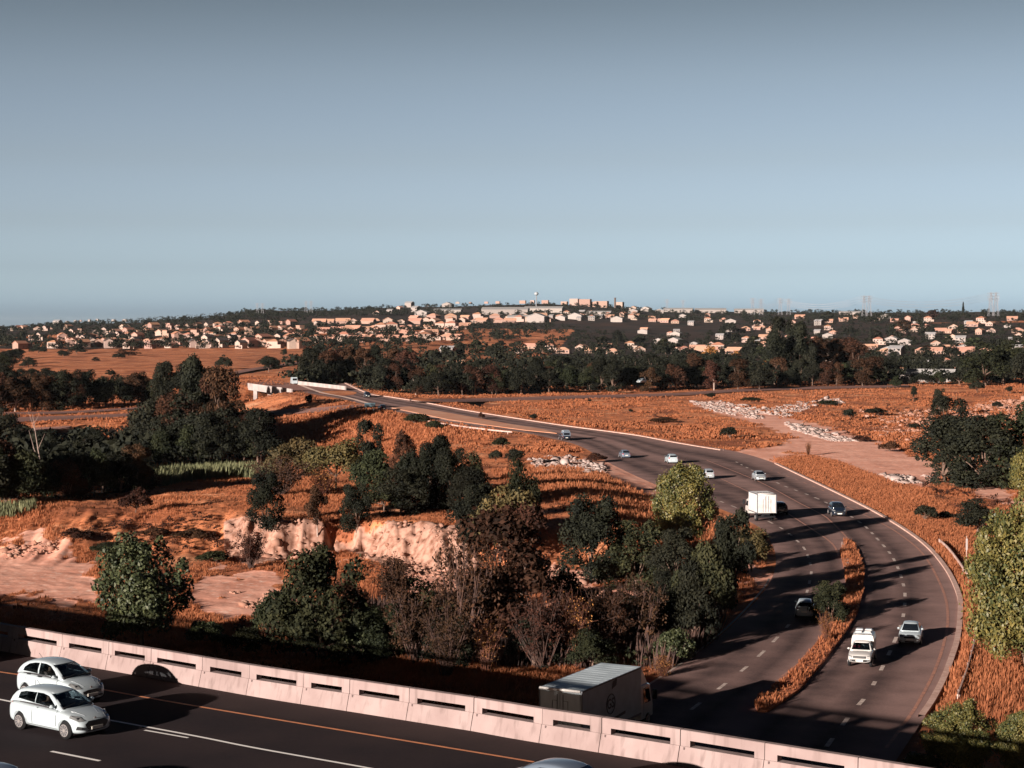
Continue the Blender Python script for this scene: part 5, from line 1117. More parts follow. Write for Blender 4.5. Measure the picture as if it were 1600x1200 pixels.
# ---- lower road
def on_road(px, py, ahead, key, S, pnt, label, detail=1, name='car', sc=1.0):
    p = at_z(px, py, 0); 
    if py < 700: p = hit(px, py)
    p.z = float(road_z(p.y)) + .06; a = at_z(*ahead[0], p.z), at_z(*ahead[1], p.z); rz = math.atan2(a[1].y - a[0].y, a[1].x - a[0].x)
    r = car(key, S, p, rz, pnt, name, label, detail=detail); r.scale = (sc,) * 3; return r
on_road(1423, 1003, ((1428, 985), (1417, 1030)), 'sedan', SEDAN, P_WHITE, 'white sedan coming towards the camera in the outer lane of the bend', 2, 'sedan')
on_road(1308, 806, ((1290, 795), (1318, 815)), 'hatch', HATCH, P_DARK, 'dark blue hatchback with pale bumper coming round the bend', 1, 'hatchback', 1.1)
on_road(1258, 963, ((1253, 985), (1262, 945)), 'micra', MICRA, P_WHITE, 'pale hatchback seen from behind beside the bush on the grass strip', 1, 'hatchback', .95)
on_road(1216, 803, ((1232, 812), (1200, 796)), 'hatch', HATCH, P_DARK, 'dark hatchback driving in the shade right beside the white box truck', 1, 'hatchback', 1.05)
on_road(1186, 751, ((1168, 741), (1204, 759)), 'sedan', SEDAN, P_SILV, 'silver blue sedan coming towards the camera past the large round tree', 1, 'sedan')
on_road(1106, 748, ((1125, 757), (1085, 738)), 'micra', MICRA, P_SILV, 'silver hatchback driving away just right of the large round tree', 1, 'hatchback')
on_road(1049, 724, ((1075, 735), (1020, 711)), 'hatch', HATCH, P_WHITE, 'white hatchback driving away above the large round tree', 1, 'hatchback', 1.08)
on_road(976, 716, ((1000, 727), (950, 705)), 'sedan', SEDAN, P_BLUE, 'blue-grey sedan driving away beside the rubble heap', 1, 'sedan')
on_road(597, 642, ((612, 645), (580, 638)), 'hatch', HATCH, P_DARK, 'dark car driving away next to the far road sign', 1, 'hatchback')
on_road(574, 621, ((560, 618), (590, 625)), 'hatch', HATCH, P_DARK, 'dark car coming off the far bridge', 1, 'hatchback')
on_road(471, 605.5, ((455, 602), (490, 609)), 'micra', MICRA, P_SILV, 'pale car at the far bridge behind the white van', 1, 'hatchback')
on_road(1002, 618, ((1020, 617), (985, 619)), 'hatch', HATCH, P_WHITE, 'tiny white car on the motorway in front of the tree belt', 1, 'hatchback')
# ---- pick-ups
def pickup(loc, rz, pnt, label, canopy=True, sc=1.0, drv=None, cpaint=None):
    st = [(-2.35, .78, .42, .95), (-2.2, .82, .36, 1.0), (-1.0, .84, .34, 1.0), (-.2, .85, .32, 1.02), (.9, .85, .32, 1.04), (1.2, .84, .34, 1.04), (1.9, .82, .36, .97), (2.25, .78, .38, .88), (2.36, .7, .42, .78)]
    S = dict(SEDAN); S.update(st=st, cab=[(-.35, .98, .1), (-.28, 1.35, 0), (-.15, 1.55, 0), (.3, 1.62, 0), (.55, 1.58, 0), (.75, 1.46, 0), (1.05, 1.20, 0), (1.25, 1.02, 0)], belt=1.02, wb=.80, tum=.34, wx=(-1.35, 1.55), wr=.35,
        side=[[(-.12, 1.12), (-.12, 1.45), (.45, 1.47), (.62, 1.38), (.95, 1.12)]], ws=[(-.64, 1.10), (-.52, 1.50), (.52, 1.50), (.64, 1.10)], rw=[(-.5, 1.2), (-.45, 1.45), (.45, 1.45), (.5, 1.2)],
        head=[(1, [(.50, .70), (.50, .84), (.76, .86), (.78, .72)])], grille=[(-.46, .68), (-.46, .84), (.46, .84), (.46, .68)], low=[(-.76, .46), (-.76, .62), (.76, .62), (.76, .46)], tail=[(.66, .70), (.66, .92), (.78, .92), (.78, .70)], plate=(0, .54), door=[], hand=[])
    r = car('pickup', S, loc, rz, pnt, 'pickup_truck', label, 'pickup truck', detail=1, driver=drv); r.scale = (sc,) * 3
    for s in (1, -1):
        bm = bmesh.new(); bbox(bm, 2.30, 2.40, s * .62 - .12, s * .62 + .12, .50, .58, .02); ob_bm('fog_light', bm, m_lamp, r)
    if canopy:
        bm = loft_body([(-2.30, .80), (-2.25, .82), (-.5, .82), (-.40, .80)], lambda s: [(s[0], y, z) for y, z in [(s[1], .98), (s[1] - .02, 1.5), (s[1] - .10, 1.82), (s[1] - .22, 1.87), (-s[1] + .22, 1.87), (-s[1] + .10, 1.82), (-s[1] + .02, 1.5), (-s[1], .98)]])
        c = ob_bm('canopy', bm, cpaint or P_GREYW, r)
        for s in (1, -1):
            bm = bmesh.new(); y = s * .805; bbox(bm, -2.05, -.65, min(y, y + s * .012), max(y, y + s * .012), 1.15, 1.52, .004); ob_bm('side_window', bm, m_glass, c)
        bm = bmesh.new(); bbox(bm, -2.31, -2.295, -.6, .6, 1.15, 1.6); ob_bm('rear_window', bm, m_glass, c)
        bm = bmesh.new()
        for x in (-2.1, -1.5, -.9, -.55): tube(bm, [(x, -.62, 1.88), (x, -.60, 1.98), (x, .60, 1.98), (x, .62, 1.88)], .025, 6)
        for y in (-.6, .6): tube(bm, [(-2.15, y, 1.98), (-.5, y, 1.98)], .025, 6)
        rk = ob_bm('roof_rack', bm, P_SILV, r)
        bm = bmesh.new(); bbox(bm, -1.95, -1.35, .05, .58, 2.0, 2.12, .05); bbox(bm, -1.95, -1.35, -.58, -.05, 2.0, 2.12, .05); bbox(bm, -1.1, -.6, .05, .58, 2.0, 2.10, .05); bbox(bm, -1.1, -.6, -.58, -.05, 2.0, 2.10, .05); ob_bm('rack_board', bm, cpaint or P_GREYW, r)
    return r
p = at_z(1347, 1036, 0); p.z = .06
pickup(p, head_of((1368, 985), (1333, 1062)), P_GREYW, 'white pickup with canopy and loaded roof rack coming towards the camera', drv=1)
prz = head_of((1368, 985), (1333, 1062)); person(seat_at(p, prz, .12, .36 * -1, .72), S_RED, prz, label='driver in a red shirt at the wheel of the white pickup')
p = at_z(882, 688, 0); p = hit(882, 688); p.z = float(road_z(p.y)) + .06
pickup(p, head_of((905, 696), (855, 680)), P_DARK, 'dark blue pickup with steel-blue canopy driving away on the far straight', True, 1.0, None, P_BLUE)
# ---- trucks
m_box = mat('box_panel', (.40, .46, .50), .5, n1=1.5, c2=(.33, .38, .42)); m_boxw = mat('box_white', (.66, .64, .64), .5, n1=2, c2=(.52, .50, .50)); m_logo = mat('logo_ink', (.03, .035, .05), .6); m_rail = mat('box_rail', (.10, .11, .13), .5); m_roofs = mat('roof_sheet', (.46, .53, .58), .5, n1=.8, c2=(.36, .42, .46))
def text_on(parent, s, size, loc, rot, m, name='lettering'):
    cu = bpy.data.curves.new('t', 'FONT'); cu.body = s; cu.size = size; cu.align_x = 'CENTER'; cu.align_y = 'CENTER'; cu.extrude = .004; cu.offset = size * .02
    o = bpy.data.objects.new('t', cu); COL.objects.link(o); dg = bpy.context.evaluated_depsgraph_get(); me = bpy.data.meshes.new_from_object(o.evaluated_get(dg)); bpy.data.objects.remove(o, do_unlink=True)
    me.materials.clear(); me.materials.append(m); e = link(name, me, parent); e.location = loc; e.rotation_euler = rot; return e
def box_truck(loc, rz, L_, W_, H_, mbox, mroof, pnt, label, big=True):
    r = empty('box_truck', loc, rz); tag(r, label, 'truck'); w2 = W_ / 2
    bm = bmesh.new(); bbox(bm, 0, L_, -w2, w2, 1.05, H_, .02); bx_ = ob_bm('cargo_box', bm, mbox, r)
    bm = bmesh.new(); bbox(bm, -.0, L_, -w2 + .02, w2 - .02, H_ + .002, H_ + .03); n = int(L_ / .55)
    for k in range(1, n): x = L_ * k / n; bbox(bm, x - .02, x + .02, -w2 + .03, w2 - .03, H_ + .031, H_ + .036)
    ob_bm('roof', bm, mroof, bx_)
    bm = bmesh.new()
    for s in (1, -1): bbox(bm, -.02, L_ + .01, s * w2 - .03, s * w2 + .03, H_ - .07, H_ + .035, .01); bbox(bm, -.02, L_, s * w2 - .02, s * w2 + .025, 1.0, 1.12, .01)
    for s in (1, -1): bbox(bm, -.04, .03, s * w2 - .05, s * w2 + .03, 1.0, H_ + .03, .01)
    ob_bm('corner_rail', bm, m_rail, bx_)
    for s in (1, -1):
        bm = bmesh.new(); y0, y1 = (.03, w2 - .07) if s > 0 else (-w2 + .07, -.03); bbox(bm, -.035, -.003, y0, y1, 1.15, H_ - .16, .006); d = ob_bm('rear_door', bm, mbox, bx_)
        bm = bmesh.new(); ym = s * .18; tube(bm, [(-.06, ym, 1.2), (-.06, ym, H_ - .25)], .018, 6); tube(bm, [(-.06, ym + s * .3, 1.2), (-.06, ym + s * .3, H_ - .6), (-.06, ym + s * .02, H_ - .6)], .014, 6); ob_bm('lock_bar', bm, m_rail, d)
    bm = bmesh.new(); tube(bm, [(-.06, -w2 + .05, H_ + .01), (-.06, w2 - .05, H_ + .01)], .085, 10); ob_bm('rear_header', bm, P_GREYW, bx_, True)
    # chassis and cab
    bm = bmesh.new(); bbox(bm, .2, L_ + 1.8, -.45, .45, .75, 1.0); bbox(bm, -.1, 0, -w2 + .1, w2 - .1, .5, .65, .02); ob_bm('chassis', bm, P_BLACK, r)
    c0, c1, ct = L_ + .15, L_ + 2.0, H_ * .70
    bm = loft_body([(c0, w2 - .08, ct), (c0 + 1.1, w2 - .08, ct), (c0 + 1.5, w2 - .10, ct - .12), (c0 + 1.72, w2 - .12, ct - .75), (c1, w2 - .14, 1.35), (c1 + .05, w2 - .16, 1.2)], lambda s: [(s[0], y, z) for y, z in [(s[1], .62), (s[1], min(1.3, s[2] - .1)), (s[1] - .06, s[2] - .08), (s[1] - .16, s[2]), (-s[1] + .16, s[2]), (-s[1] + .06, s[2] - .08), (-s[1], min(1.3, s[2] - .1)), (-s[1], .62)]])
    bmc = bm.copy(); cab = ob_bm('cab', bm, pnt, r); bv = BVHTree.FromBMesh(bmc); bmc.free()
    for ax in ('y+', 'y-'):
        addp(cab, 'side_window', [[(c0 + .45, 1.5), (c0 + .45, ct - .25), (c0 + 1.25, ct - .25), (c0 + 1.5, 1.5)]], ax, bv, m_glass); addp(cab, 'door_seam', [[(c0 + .38, .8), (c0 + .40, .8), (c0 + .40, ct - .15), (c0 + .38, ct - .15)]], ax, bv, P_BLACK, .004)
    addp(cab, 'windscreen', [[(-.85, 1.5), (-.8, ct - .25), (.8, ct - .25), (.85, 1.5)]], 'x+', bv, m_glass)
    bm = loft_body([(c0 + .0, .35, H_ - .05), (c0 + .5, .62, H_ - .12), (c0 + 1.15, .8, ct + .02)], lambda s: [(s[0], y, z) for y, z in [(w2 - .2, ct - .02), (w2 - .3, s[2]), (-w2 + .3, s[2]), (-w2 + .2, ct - .02)]]); ob_bm('wind_deflector', bm, pnt, cab)
    for s in (1, -1):
        bm = bmesh.new(); bbox(bm, c1 - .35, c1 - .2, s * w2 - (.02 if s > 0 else .28), s * w2 + (.28 if s > 0 else .02), 1.6, 2.2, .04); ob_bm('door_mirror', bm, P_BLACK, cab)
    for x in (1.2, L_ + 1.15):
        for s in (1, -1): wheel(r, x, s * (w2 - .22), .45, .3, s, 6, .55)
    return r, bx_
# near truck: rear-left and front-left roof corners from the photograph
Ht = 3.85; A_ = at_z(842, 1073.5, Ht); B_ = at_z(910, 1082, Ht); C_ = at_z(1003, 1043, Ht)
rzt = math.atan2(C_.y - B_.y, C_.x - B_.x); Lt = (C_ - B_).length; ctr = (A_ + B_) / 2
tr, bx_ = box_truck(Vector((ctr.x, ctr.y, .06)), rzt, Lt, 2.6, Ht - .06, m_box, m_roofs, P_GREYW, 'white box truck with round logo driving away in the shade below the parapet')
w2 = 1.3
bm = bmesh.new(); cx, cz_, rad = Lt * .47, 2.42, .56
ring = [Vector((cx + rad * math.cos(t), -w2 - .006, cz_ + rad * math.sin(t))) for t in [2 * math.pi * k / 36 for k in range(37)]]; tube(bm, ring, .035, 4, False)
ob_bm('logo_ring', bm, m_logo, bx_)
text_on(bx_, 'GS', .78, (cx, -w2 - .008, cz_), (math.pi / 2, 0, 0), m_logo, 'logo_letters')
mk('logo_flag', [(cx + .1, -w2 - .012, cz_ + .80), (cx + .75, -w2 - .012, cz_ + .95), (cx + .85, -w2 - .012, cz_ + 1.32), (cx + .25, -w2 - .012, cz_ + 1.25)], [(0, 1, 2, 3)], m_logo, bx_)
mk('logo_swoosh', [(cx - .9, -w2 - .012, cz_ - .55), (cx - .6, -w2 - .012, cz_ - .75), (cx + .1, -w2 - .012, cz_ - .86), (cx + .1, -w2 - .012, cz_ - .95), (cx - .8, -w2 - .012, cz_ - .9)], [(0, 1, 2, 3, 4)], m_logo, bx_)
mk('caption_band', [(cx + .2, -w2 - .012, cz_ - 1.02), (cx + 2.0, -w2 - .012, cz_ - .92), (cx + 2.0, -w2 - .012, cz_ - .74), (cx + .2, -w2 - .012, cz_ - .86)], [(0, 1, 2, 3)], m_logo, bx_)
# far truck on the shaded carriageway: seen from behind, its left side lit
p = at_z(1198, 816, 0); p.z = .06; rz2 = head_of((1213, 822), (1193, 800))
tr2, bx2 = box_truck(p, R(98), 3.9, 2.35, 3.35, m_boxw, m_boxw, P_GREYW, 'white box truck with dark lettering on its roof on the shaded carriageway', False)
for k in range(5):
    mk('lettering', [(1.0 + .0, -.85 + k * .36, 3.40), (1.9, -.85 + k * .36, 3.40), (1.9, -.65 + k * .36, 3.40), (1.0, -.65 + k * .36, 3.40)], [(0, 3, 2, 1)], mat('letter_grey', (.16, .14, .14), .8) if k == 0 else bpy.data.materials['letter_grey'], bx2)
# far white van
p = hit(459, 604); p.z = float(road_z(p.y)) + .1
r = empty('van', p, R(105)); tag(r, 'white van coming over the far bridge', 'van')
bm = loft_body([(-2.4, .9, 2.2), (-2.3, .95, 2.35), (.9, .95, 2.35), (1.5, .92, 1.9), (2.0, .9, 1.3), (2.3, .85, 1.0)], lambda s: [(s[0], y, z) for y, z in [(s[1], .35), (s[1], s[2] * .6), (s[1] - .12, s[2]), (-s[1] + .12, s[2]), (-s[1], s[2] * .6), (-s[1], .35)]])
ob_bm('body', bm, P_WHITE, r)
bm = bmesh.new(); bbox(bm, -2.43, -2.40, -.7, .7, 1.3, 2.0); ob_bm('rear_window', bm, m_glass, r)
for x in (-1.5, 1.5):
    for s in (1, -1): wheel(r, x, s * .8, .33, .2, s, 6)

# a tall panel van just outside the left edge, whose shadow falls on the first parapet segment
B_ = at_z(58, 1024, DZ); vp = B_ + Vector((-.643, -.766, 0)) * 4.6; fw_ = Vector((BL[1] - BL[0]).xyz).normalized(); j = min(range(len(BL)), key=lambda i: (BL[i] - vp).length); fw_ = (BL[j + 1] - BL[j]).normalized()
r = empty('van', vp - fw_ * 2.9 + Vector((fw_.y, -fw_.x, 0)) * .9, math.atan2(fw_.y, fw_.x)); tag(r, 'tall white van on the bridge just beyond the left edge of the picture', 'van')
bm = loft_body([(-2.8, .95, 2.5), (-2.7, 1.0, 2.65), (1.7, 1.0, 2.65), (2.2, .96, 2.3), (2.6, .92, 1.4), (2.9, .86, 1.1)], lambda s: [(s[0], y, z) for y, z in [(s[1], .3), (s[1], s[2] * .6), (s[1] - .12, s[2]), (-s[1] + .12, s[2]), (-s[1], s[2] * .6), (-s[1], .3)]])
ob_bm('body', bm, P_WHITE, r)
for x in (-1.8, 1.9):
    for s in (1, -1): wheel(r, x, s * .85, .35, .22, s, 6)
# ================================================================== far bridge, sign, rails, pylons
m_bw = mat('bridge_white', (.42, .37, .36), .8, n1=.3, c2=(.30, .25, .24))
def wbox(bm, a, b_, w_, z0, z1):
    d = (b_ - a); d.z = 0; d.normalize(); n = Vector((-d.y, d.x, 0)) * w_ / 2
    vs_ = [bm.verts.new((p.x, p.y, z)) for z in (0, 1) for p in (a + n, a - n, b_ - n, b_ + n)]
    for i, v in enumerate(vs_): base = (a if (i % 4) in (0, 1) else b_).z; v.co.z = base + (z0 if i < 4 else z1)
    for f in ((3, 2, 1, 0), (4, 5, 6, 7), (0, 1, 5, 4), (1, 2, 6, 5), (2, 3, 7, 6), (3, 0, 4, 7)): bm.faces.new([vs_[i] for i in f])
za = 4.3
S0, S1 = at_z(456, 612.5, za), at_z(388, 603, za); N0, N1 = at_z(540, 609, za), at_z(456, 599.5, za)
o = S0.copy(); r = empty('overbridge', o); tag(r, 'white road bridge carrying the far main road over the motorway', 'bridge')
def sh(p): return p - o
bm = bmesh.new(); wbox(bm, sh(S0), sh(S1), .4, -1.2, .9); ob_bm('parapet', bm, m_bw, r)
bm = bmesh.new(); wbox(bm, sh(N0), sh(N1), .4, -1.2, 1.1); ob_bm('parapet', bm, m_bw, r)
bm = bmesh.new(); v = [sh(S0), sh(N0), sh(N1), sh(S1)]; lo = [bm.verts.new((p.x, p.y, p.z - .05)) for p in v]; l2 = [bm.verts.new((p.x, p.y, p.z - 1.0)) for p in v]
bm.faces.new(lo); bm.faces.new(l2[::-1]); [bm.faces.new((lo[i], lo[(i + 1) % 4], l2[(i + 1) % 4], l2[i])) for i in range(4)]; ob_bm('deck', bm, m_side, r)
bm = bmesh.new()
for t in (.42, .85):
    for off in (0.6, 8): q = sh(S0).lerp(sh(S1), t); q2 = q + (sh(N1) - sh(S1)).normalized() * off; bbox(bm, q2.x - .6, q2.x + .6, q2.y - .6, q2.y + .6, -4.6, -1.0, .05)
ob_bm('pier', bm, m_bw, r)
loft('road', [S1 + Vector((1, 0, 0)), hit(360, 598)], [N1, hit(420, 593)], m_side, .1, 6, 1)[0]['kind'] = 'structure'
# blue road sign on two posts
p = hit(578, 645); s_ = p.y / F
r = empty('road_sign', p); tag(r, 'blue-grey direction sign on two posts beside the far main road', 'road sign')
bm = bmesh.new(); bbox(bm, -8.5 * s_, 8.5 * s_, -.06, .06, 9 * s_, 15.5 * s_, .03); ob_bm('sign_panel', bm, mat('sign_back', (.05, .09, .12), .5, n1=1, c2=(.07, .12, .15)), r)
for x in (-6, 6):
    bm = bmesh.new(); tube(bm, [(x * s_, .12, -.4), (x * s_, .12, 14 * s_)], .09, 6); ob_bm('post', bm, mat('sign_post', (.45, .42, .42), .5) if x < 0 else bpy.data.materials['sign_post'], r)
# marker post at the bend
p = hit(1510, 892); s_ = p.y / F
r = empty('marker_post', p); tag(r, 'slim post with a narrow white plate on the bank right of the bend', 'post')
bm = bmesh.new(); tube(bm, [(0, 0, -.2), (0, 0, 55 * s_)], .05, 6); ob_bm('post', bm, m_pale, r)
bm = bmesh.new(); bbox(bm, -1.6 * s_, 1.4 * s_, -.10, -.05, 33 * s_, 51 * s_, .01); ob_bm('plate', bm, m_bw, r)
m_grail = mat('guard_rail_steel', (.55, .40, .36), .6, n1=1.5, c2=(.38, .24, .2))
def guard(pxs, label, hgt=.62):
    P = smooth_line(W(pxs), 2.0); q = P[0].copy(); r = empty('guard_rail', q); tag(r, label, 'guard rail')
    for p in P: p.z = float(hbase(p.x, p.y))
    bm = bmesh.new()
    for a, b_ in zip(P, P[1:]):
        bm2 = [(a - q), (b_ - q)]; wbox(bm, bm2[0], bm2[1], .06, hgt - .3, hgt - .16); wbox(bm, bm2[0], bm2[1], .10, hgt - .14, hgt)
    ob_bm('rail', bm, m_grail, r)
    for i in range(0, len(P), 2):
        bm = bmesh.new(); z = P[i] - q + Vector((0, .1, 0)); bbox(bm, z.x - .06, z.x + .06, z.y - .06, z.y + .06, z.z - .3, z.z + hgt); ob_bm('post', bm, m_grail, r)
guard([(1468, 851), (1482, 864), (1498, 885), (1511, 905)], 'short leaning guard rail on the bank left of the marker post')
guard([(1530, 955), (1526, 990), (1521, 1020), (1510, 1060), (1496, 1100)], 'long curved guard rail below the largest right-hand tree')
guard([(640, 652), (700, 667), (760, 675), (800, 679)], 'low guard rail along the near side of the far main road', .7)
# pylons and wires
m_steel = mat('pylon_steel', (.22, .22, .24), .6)
def pylon(px, base, top, dist, label, wdt=9):
    d = ray(px, base); P = Vector((d[0] * dist, dist, CZ + d[2] * dist)); h = (base - top) / F * dist; r = empty('pylon', P); tag(r, label, 'pylon', 'power pylons on the skyline')
    bm = bmesh.new(); n = 7; tr_ = .22 * h / 30
    def cor(k, t): wd = 3.4 * (1 - t) ** 1.3 * h / 40 + .7; return Vector((wd * (1, -1, -1, 1)[k], wd * (1, 1, -1, -1)[k], h * t))
    for k in range(4): tube(bm, [cor(k, i / n) for i in range(n + 1)], tr_, 4)
    for i in range(n):
        for k in range(4): tube(bm, [cor(k, i / n), cor((k + 1) % 4, (i + 1) / n)], tr_ * .6, 3)
    ob_bm('mast', bm, m_steel, r)
    for t in (.72, .84, .96):
        bm = bmesh.new(); tube(bm, [(-wdt / 2, 0, h * t), (0, 0, h * t + 1.0), (wdt / 2, 0, h * t)], tr_, 4); tube(bm, [(-wdt / 2, 0, h * t), (wdt / 2, 0, h * t)], tr_ * .8, 4); ob_bm('crossarm', bm, m_steel, r)
    return P, h
PY = [(402, 492, 474, 3600, 'left of the two small pylons above the left ridge'), (410, 492, 474, 3600, 'right of the two small pylons above the left ridge'), (478, 489, 470, 3600, 'left of the thin pylon pair left of the town skyline'), (486, 489, 470, 3600, 'right of the thin pylon pair left of the town skyline'),
      (1042, 486, 468, 3000, 'single pylon right of the water tower skyline'), (1067, 486, 469, 3000, 'single pylon left of the long white shed'),
      (1176, 492, 466, 2600, 'left pylon of the first pair right of the long white shed'), (1189, 492, 467, 2600, 'right pylon of the first pair right of the long white shed'), (1219, 492, 466, 2400, 'left pylon of the pair with wide arms'), (1232, 492, 467, 2400, 'right pylon of the pair with wide arms'),
      (1350, 494, 462, 2300, 'left pylon of the tall pair in mid right'), (1358, 494, 462, 2300, 'right pylon of the tall pair in mid right'), (1548, 494, 457, 2200, 'left pylon of the tallest pair near the right edge'), (1556, 494, 457, 2200, 'right pylon of the tallest pair near the right edge')]
tops = []
for a in PY: tops.append(pylon(*a))
def wires(i, j, label):
    (a, ha), (b_, hb) = tops[i], tops[j]; c = (a + b_) / 2
    bm = bmesh.new()
    for t in (.72, .84, .96):
        for s in (-4, 4):
            p0 = a + Vector((s, 0, ha * t)); p1 = b_ + Vector((s, 0, hb * t)); pts = []
            for k in range(13): u = k / 12; q = p0.lerp(p1, u); q.z -= 4 * u * (1 - u) * 9; pts.append(q)
            tube(bm, pts, .11, 3, False)
    tag(ob_bm('power_line', bm, m_steel), label, 'power line')
wires(8, 10, 'sagging power lines between the wide-armed pylons and the tall mid-right pair'); wires(10, 12, 'sagging power lines between the mid-right pair and the tallest pair'); wires(12, 13, 'short power lines linking the tallest pylon pair'); wires(6, 8, 'power lines between the first pylon pair and the wide-armed pair')
d = ray(1650, 470); 
# water tower
d = ray(838, 474); D_ = 4300; P = Vector((d[0] * D_, D_, CZ + d[2] * D_)); r = empty('water_tower', P); tag(r, 'round white water tower above the town skyline', 'water tower')
s_ = D_ / F; bm = bmesh.new(); tube(bm, [(0, 0, -8), (0, 0, 12 * s_)], [1.5, 1.1], 10); ob_bm('shaft', bm, m_steel, r)
bm = bmesh.new(); bmesh.ops.create_uvsphere(bm, u_segments=20, v_segments=12, radius=3.4 * s_); [setattr(v, 'co', Vector((v.co.x, v.co.y, v.co.z * .85 + 15 * s_))) for v in bm.verts]; ob_bm('tank', bm, mat('tank_white', (.30, .33, .36), .5), r, True)
d = ray(961, 478); P = Vector((d[0] * D_, D_, CZ + d[2] * D_)); r = empty('chimney', P); tag(r, 'dark chimney standing right of the flat-roofed blocks on the skyline', 'chimney')
bm = bmesh.new(); tube(bm, [(0, 0, -5), (0, 0, 12 * s_)], [2.6, 2.2], 10); tube(bm, [(0, 0, 12 * s_), (0, 0, 12.8 * s_)], 3.0, 10); ob_bm('shaft', bm, mat('chimney_brick', (.10, .07, .06), .9), r)
d = ray(1505, 492); D2 = 1900; P = Vector((d[0] * D2, D2, CZ + d[2] * D2)); plant('conifer', 'cyp', P, 20 * D2 / F, 5 * D2 / F, 'slim dark conifer standing alone on the right skyline', 'tree')
# ================================================================== houses
def hm(name, c, c2=None, rnd=.12): return mat(name, c, .9, n1=.6, c2=c2 or tuple(x * .85 for x in c), rnd=rnd, vary=.01)
W_PINK = hm('pink_plaster', (.33, .21, .17)); W_CREAM = hm('cream_plaster', (.38, .28, .24)); W_WHITE = hm('white_plaster', (.30, .26, .245)); R_TERRA = hm('terracotta_tiles', (.42, .19, .12)); R_PINK = hm('pink_tiles', (.52, .28, .20)); R_GREY = hm('grey_roof', (.30, .29, .30)); R_LIGHT = hm('pale_sheet_roof', (.33, .32, .32)); R_DARK = hm('dark_tiles', (.07, .055, .055))
m_win = mat('dark_pane', (.02, .025, .035), .15)
HP = {}
def house_proto(key, w_, d_, h, kind, wall, roof, rh, ann=None, win=False):
    """origin at base centre, front faces -y"""
    bm = bmesh.new(); x, y = w_ / 2, d_ / 2
    v = [bm.verts.new(p) for p in [(-x, -y, -1.5), (x, -y, -1.5), (x, y, -1.5), (-x, y, -1.5), (-x, -y, h), (x, -y, h), (x, y, h), (-x, y, h)]]
    for f in ((0, 1, 5, 4), (1, 2, 6, 5), (2, 3, 7, 6), (3, 0, 4, 7)): bm.faces.new([v[i] for i in f])
    if kind == 'gable':
        a, b_ = bm.verts.new((0, -y, h + rh)), bm.verts.new((0, y, h + rh)); bm.faces.new((v[4], v[5], a)); bm.faces.new((v[6], v[7], b_))
    elif kind == 'gablex':
        a, b_ = bm.verts.new((-x, 0, h + rh)), bm.verts.new((x, 0, h + rh)); bm.faces.new((v[7], v[4], a)); bm.faces.new((v[5], v[6], b_))
    else: bm.faces.new(v[4:8])
    if ann: 
        bbox(bm, *ann[:4], -1.5, ann[4])
        if kind in ('gable', 'gablex', 'hip'): bbox(bm, ann[0] - .2, ann[1] + .2, ann[2] - .2, ann[3] + .2, ann[4], ann[4] + .35)
    me = bpy.data.meshes.new('wall'); bm.to_mesh(me); bm.free(); me.materials.append(wall)
    bm = bmesh.new(); e = .45; t = .25
    def slab(pts):
        lo = [bm.verts.new(p) for p in pts]; hi = [bm.verts.new((p[0], p[1], p[2] + t)) for p in pts]; n = len(pts); bm.faces.new(lo[::-1]); bm.faces.new(hi)
        for i in range(n): bm.faces.new((lo[i], lo[(i + 1) % n], hi[(i + 1) % n], hi[i]))
    sl = rh / x
    if kind == 'gable':
        for s in (1, -1): slab([(0, -y - e, h + rh + .02), (s * (x + e), -y - e, h - e * sl + .02), (s * (x + e), y + e, h - e * sl + .02), (0, y + e, h + rh + .02)][::s])
    elif kind == 'gablex':
        sl = rh / y
        for s in (1, -1): slab([(-x - e, 0, h + rh + .02), (-x - e, s * (y + e), h - e * sl + .02), (x + e, s * (y + e), h - e * sl + .02), (x + e, 0, h + rh + .02)])
    elif kind == 'hip':
        q = [(-x - e, -y - e, h), (x + e, -y - e, h), (x + e, y + e, h), (-x - e, y + e, h)]; rl = max(.5, x - y); a, b_ = (-rl, 0, h + rh), (rl, 0, h + rh)
        vv = [bm.verts.new(p) for p in q + [a, b_]]; 
        for f in ((0, 1, 5, 4), (1, 2, 5), (2, 3, 4, 5), (3, 0, 4), (3, 2, 1, 0)): bm.faces.new([vv[i] for i in f])
    else:
        bbox(bm, -x - .2, x + .2, -y - .2, y + .2, h + .01, h + .35)
    bmesh.ops.recalc_face_normals(bm, faces=bm.faces); m2 = bpy.data.meshes.new('roof'); bm.to_mesh(m2); bm.free(); m2.materials.append(roof)
    ws = []
    if win:
        for lvl in range(max(1, int(h // 2.7))):
            for k in range(3):
                cx = -x + w_ * (k + .5) / 3; bm = bmesh.new(); bbox(bm, cx - .6, cx + .6, -y - .05, -y + .01, .9 + 2.8 * lvl, 2.1 + 2.8 * lvl); mw = bpy.data.meshes.new('window'); bm.to_mesh(mw); bm.free(); mw.materials.append(m_win); ws.append(mw)
    HP[key] = (me, m2, ws)
house_proto('g1', 8, 11, 5.2, 'gable', W_PINK, R_TERRA, 2.2, None, True)
house_proto('g2', 9, 10, 3.2, 'gable', W_CREAM, R_PINK, 2.4, (-6.5, -4.5, -3, 3, 2.6), True)
house_proto('g3', 7, 9, 5.6, 'gable', W_CREAM, R_DARK, 2.0, (3.5, 6.0, -4, 2, 2.8), True)
house_proto('h1', 12, 9, 3.2, 'hip', W_PINK, R_PINK, 2.4, None, True)
house_proto('h2', 10, 8, 5.8, 'hip', W_CREAM, R_TERRA, 2.0, (5, 8, -4, 3, 2.8), True)
house_proto('x1', 13, 8, 3.0, 'gablex', W_PINK, R_PINK, 2.4, None, True)
house_proto('x2', 10, 8, 5.4, 'gablex', W_WHITE, R_GREY, 1.8, None, True)
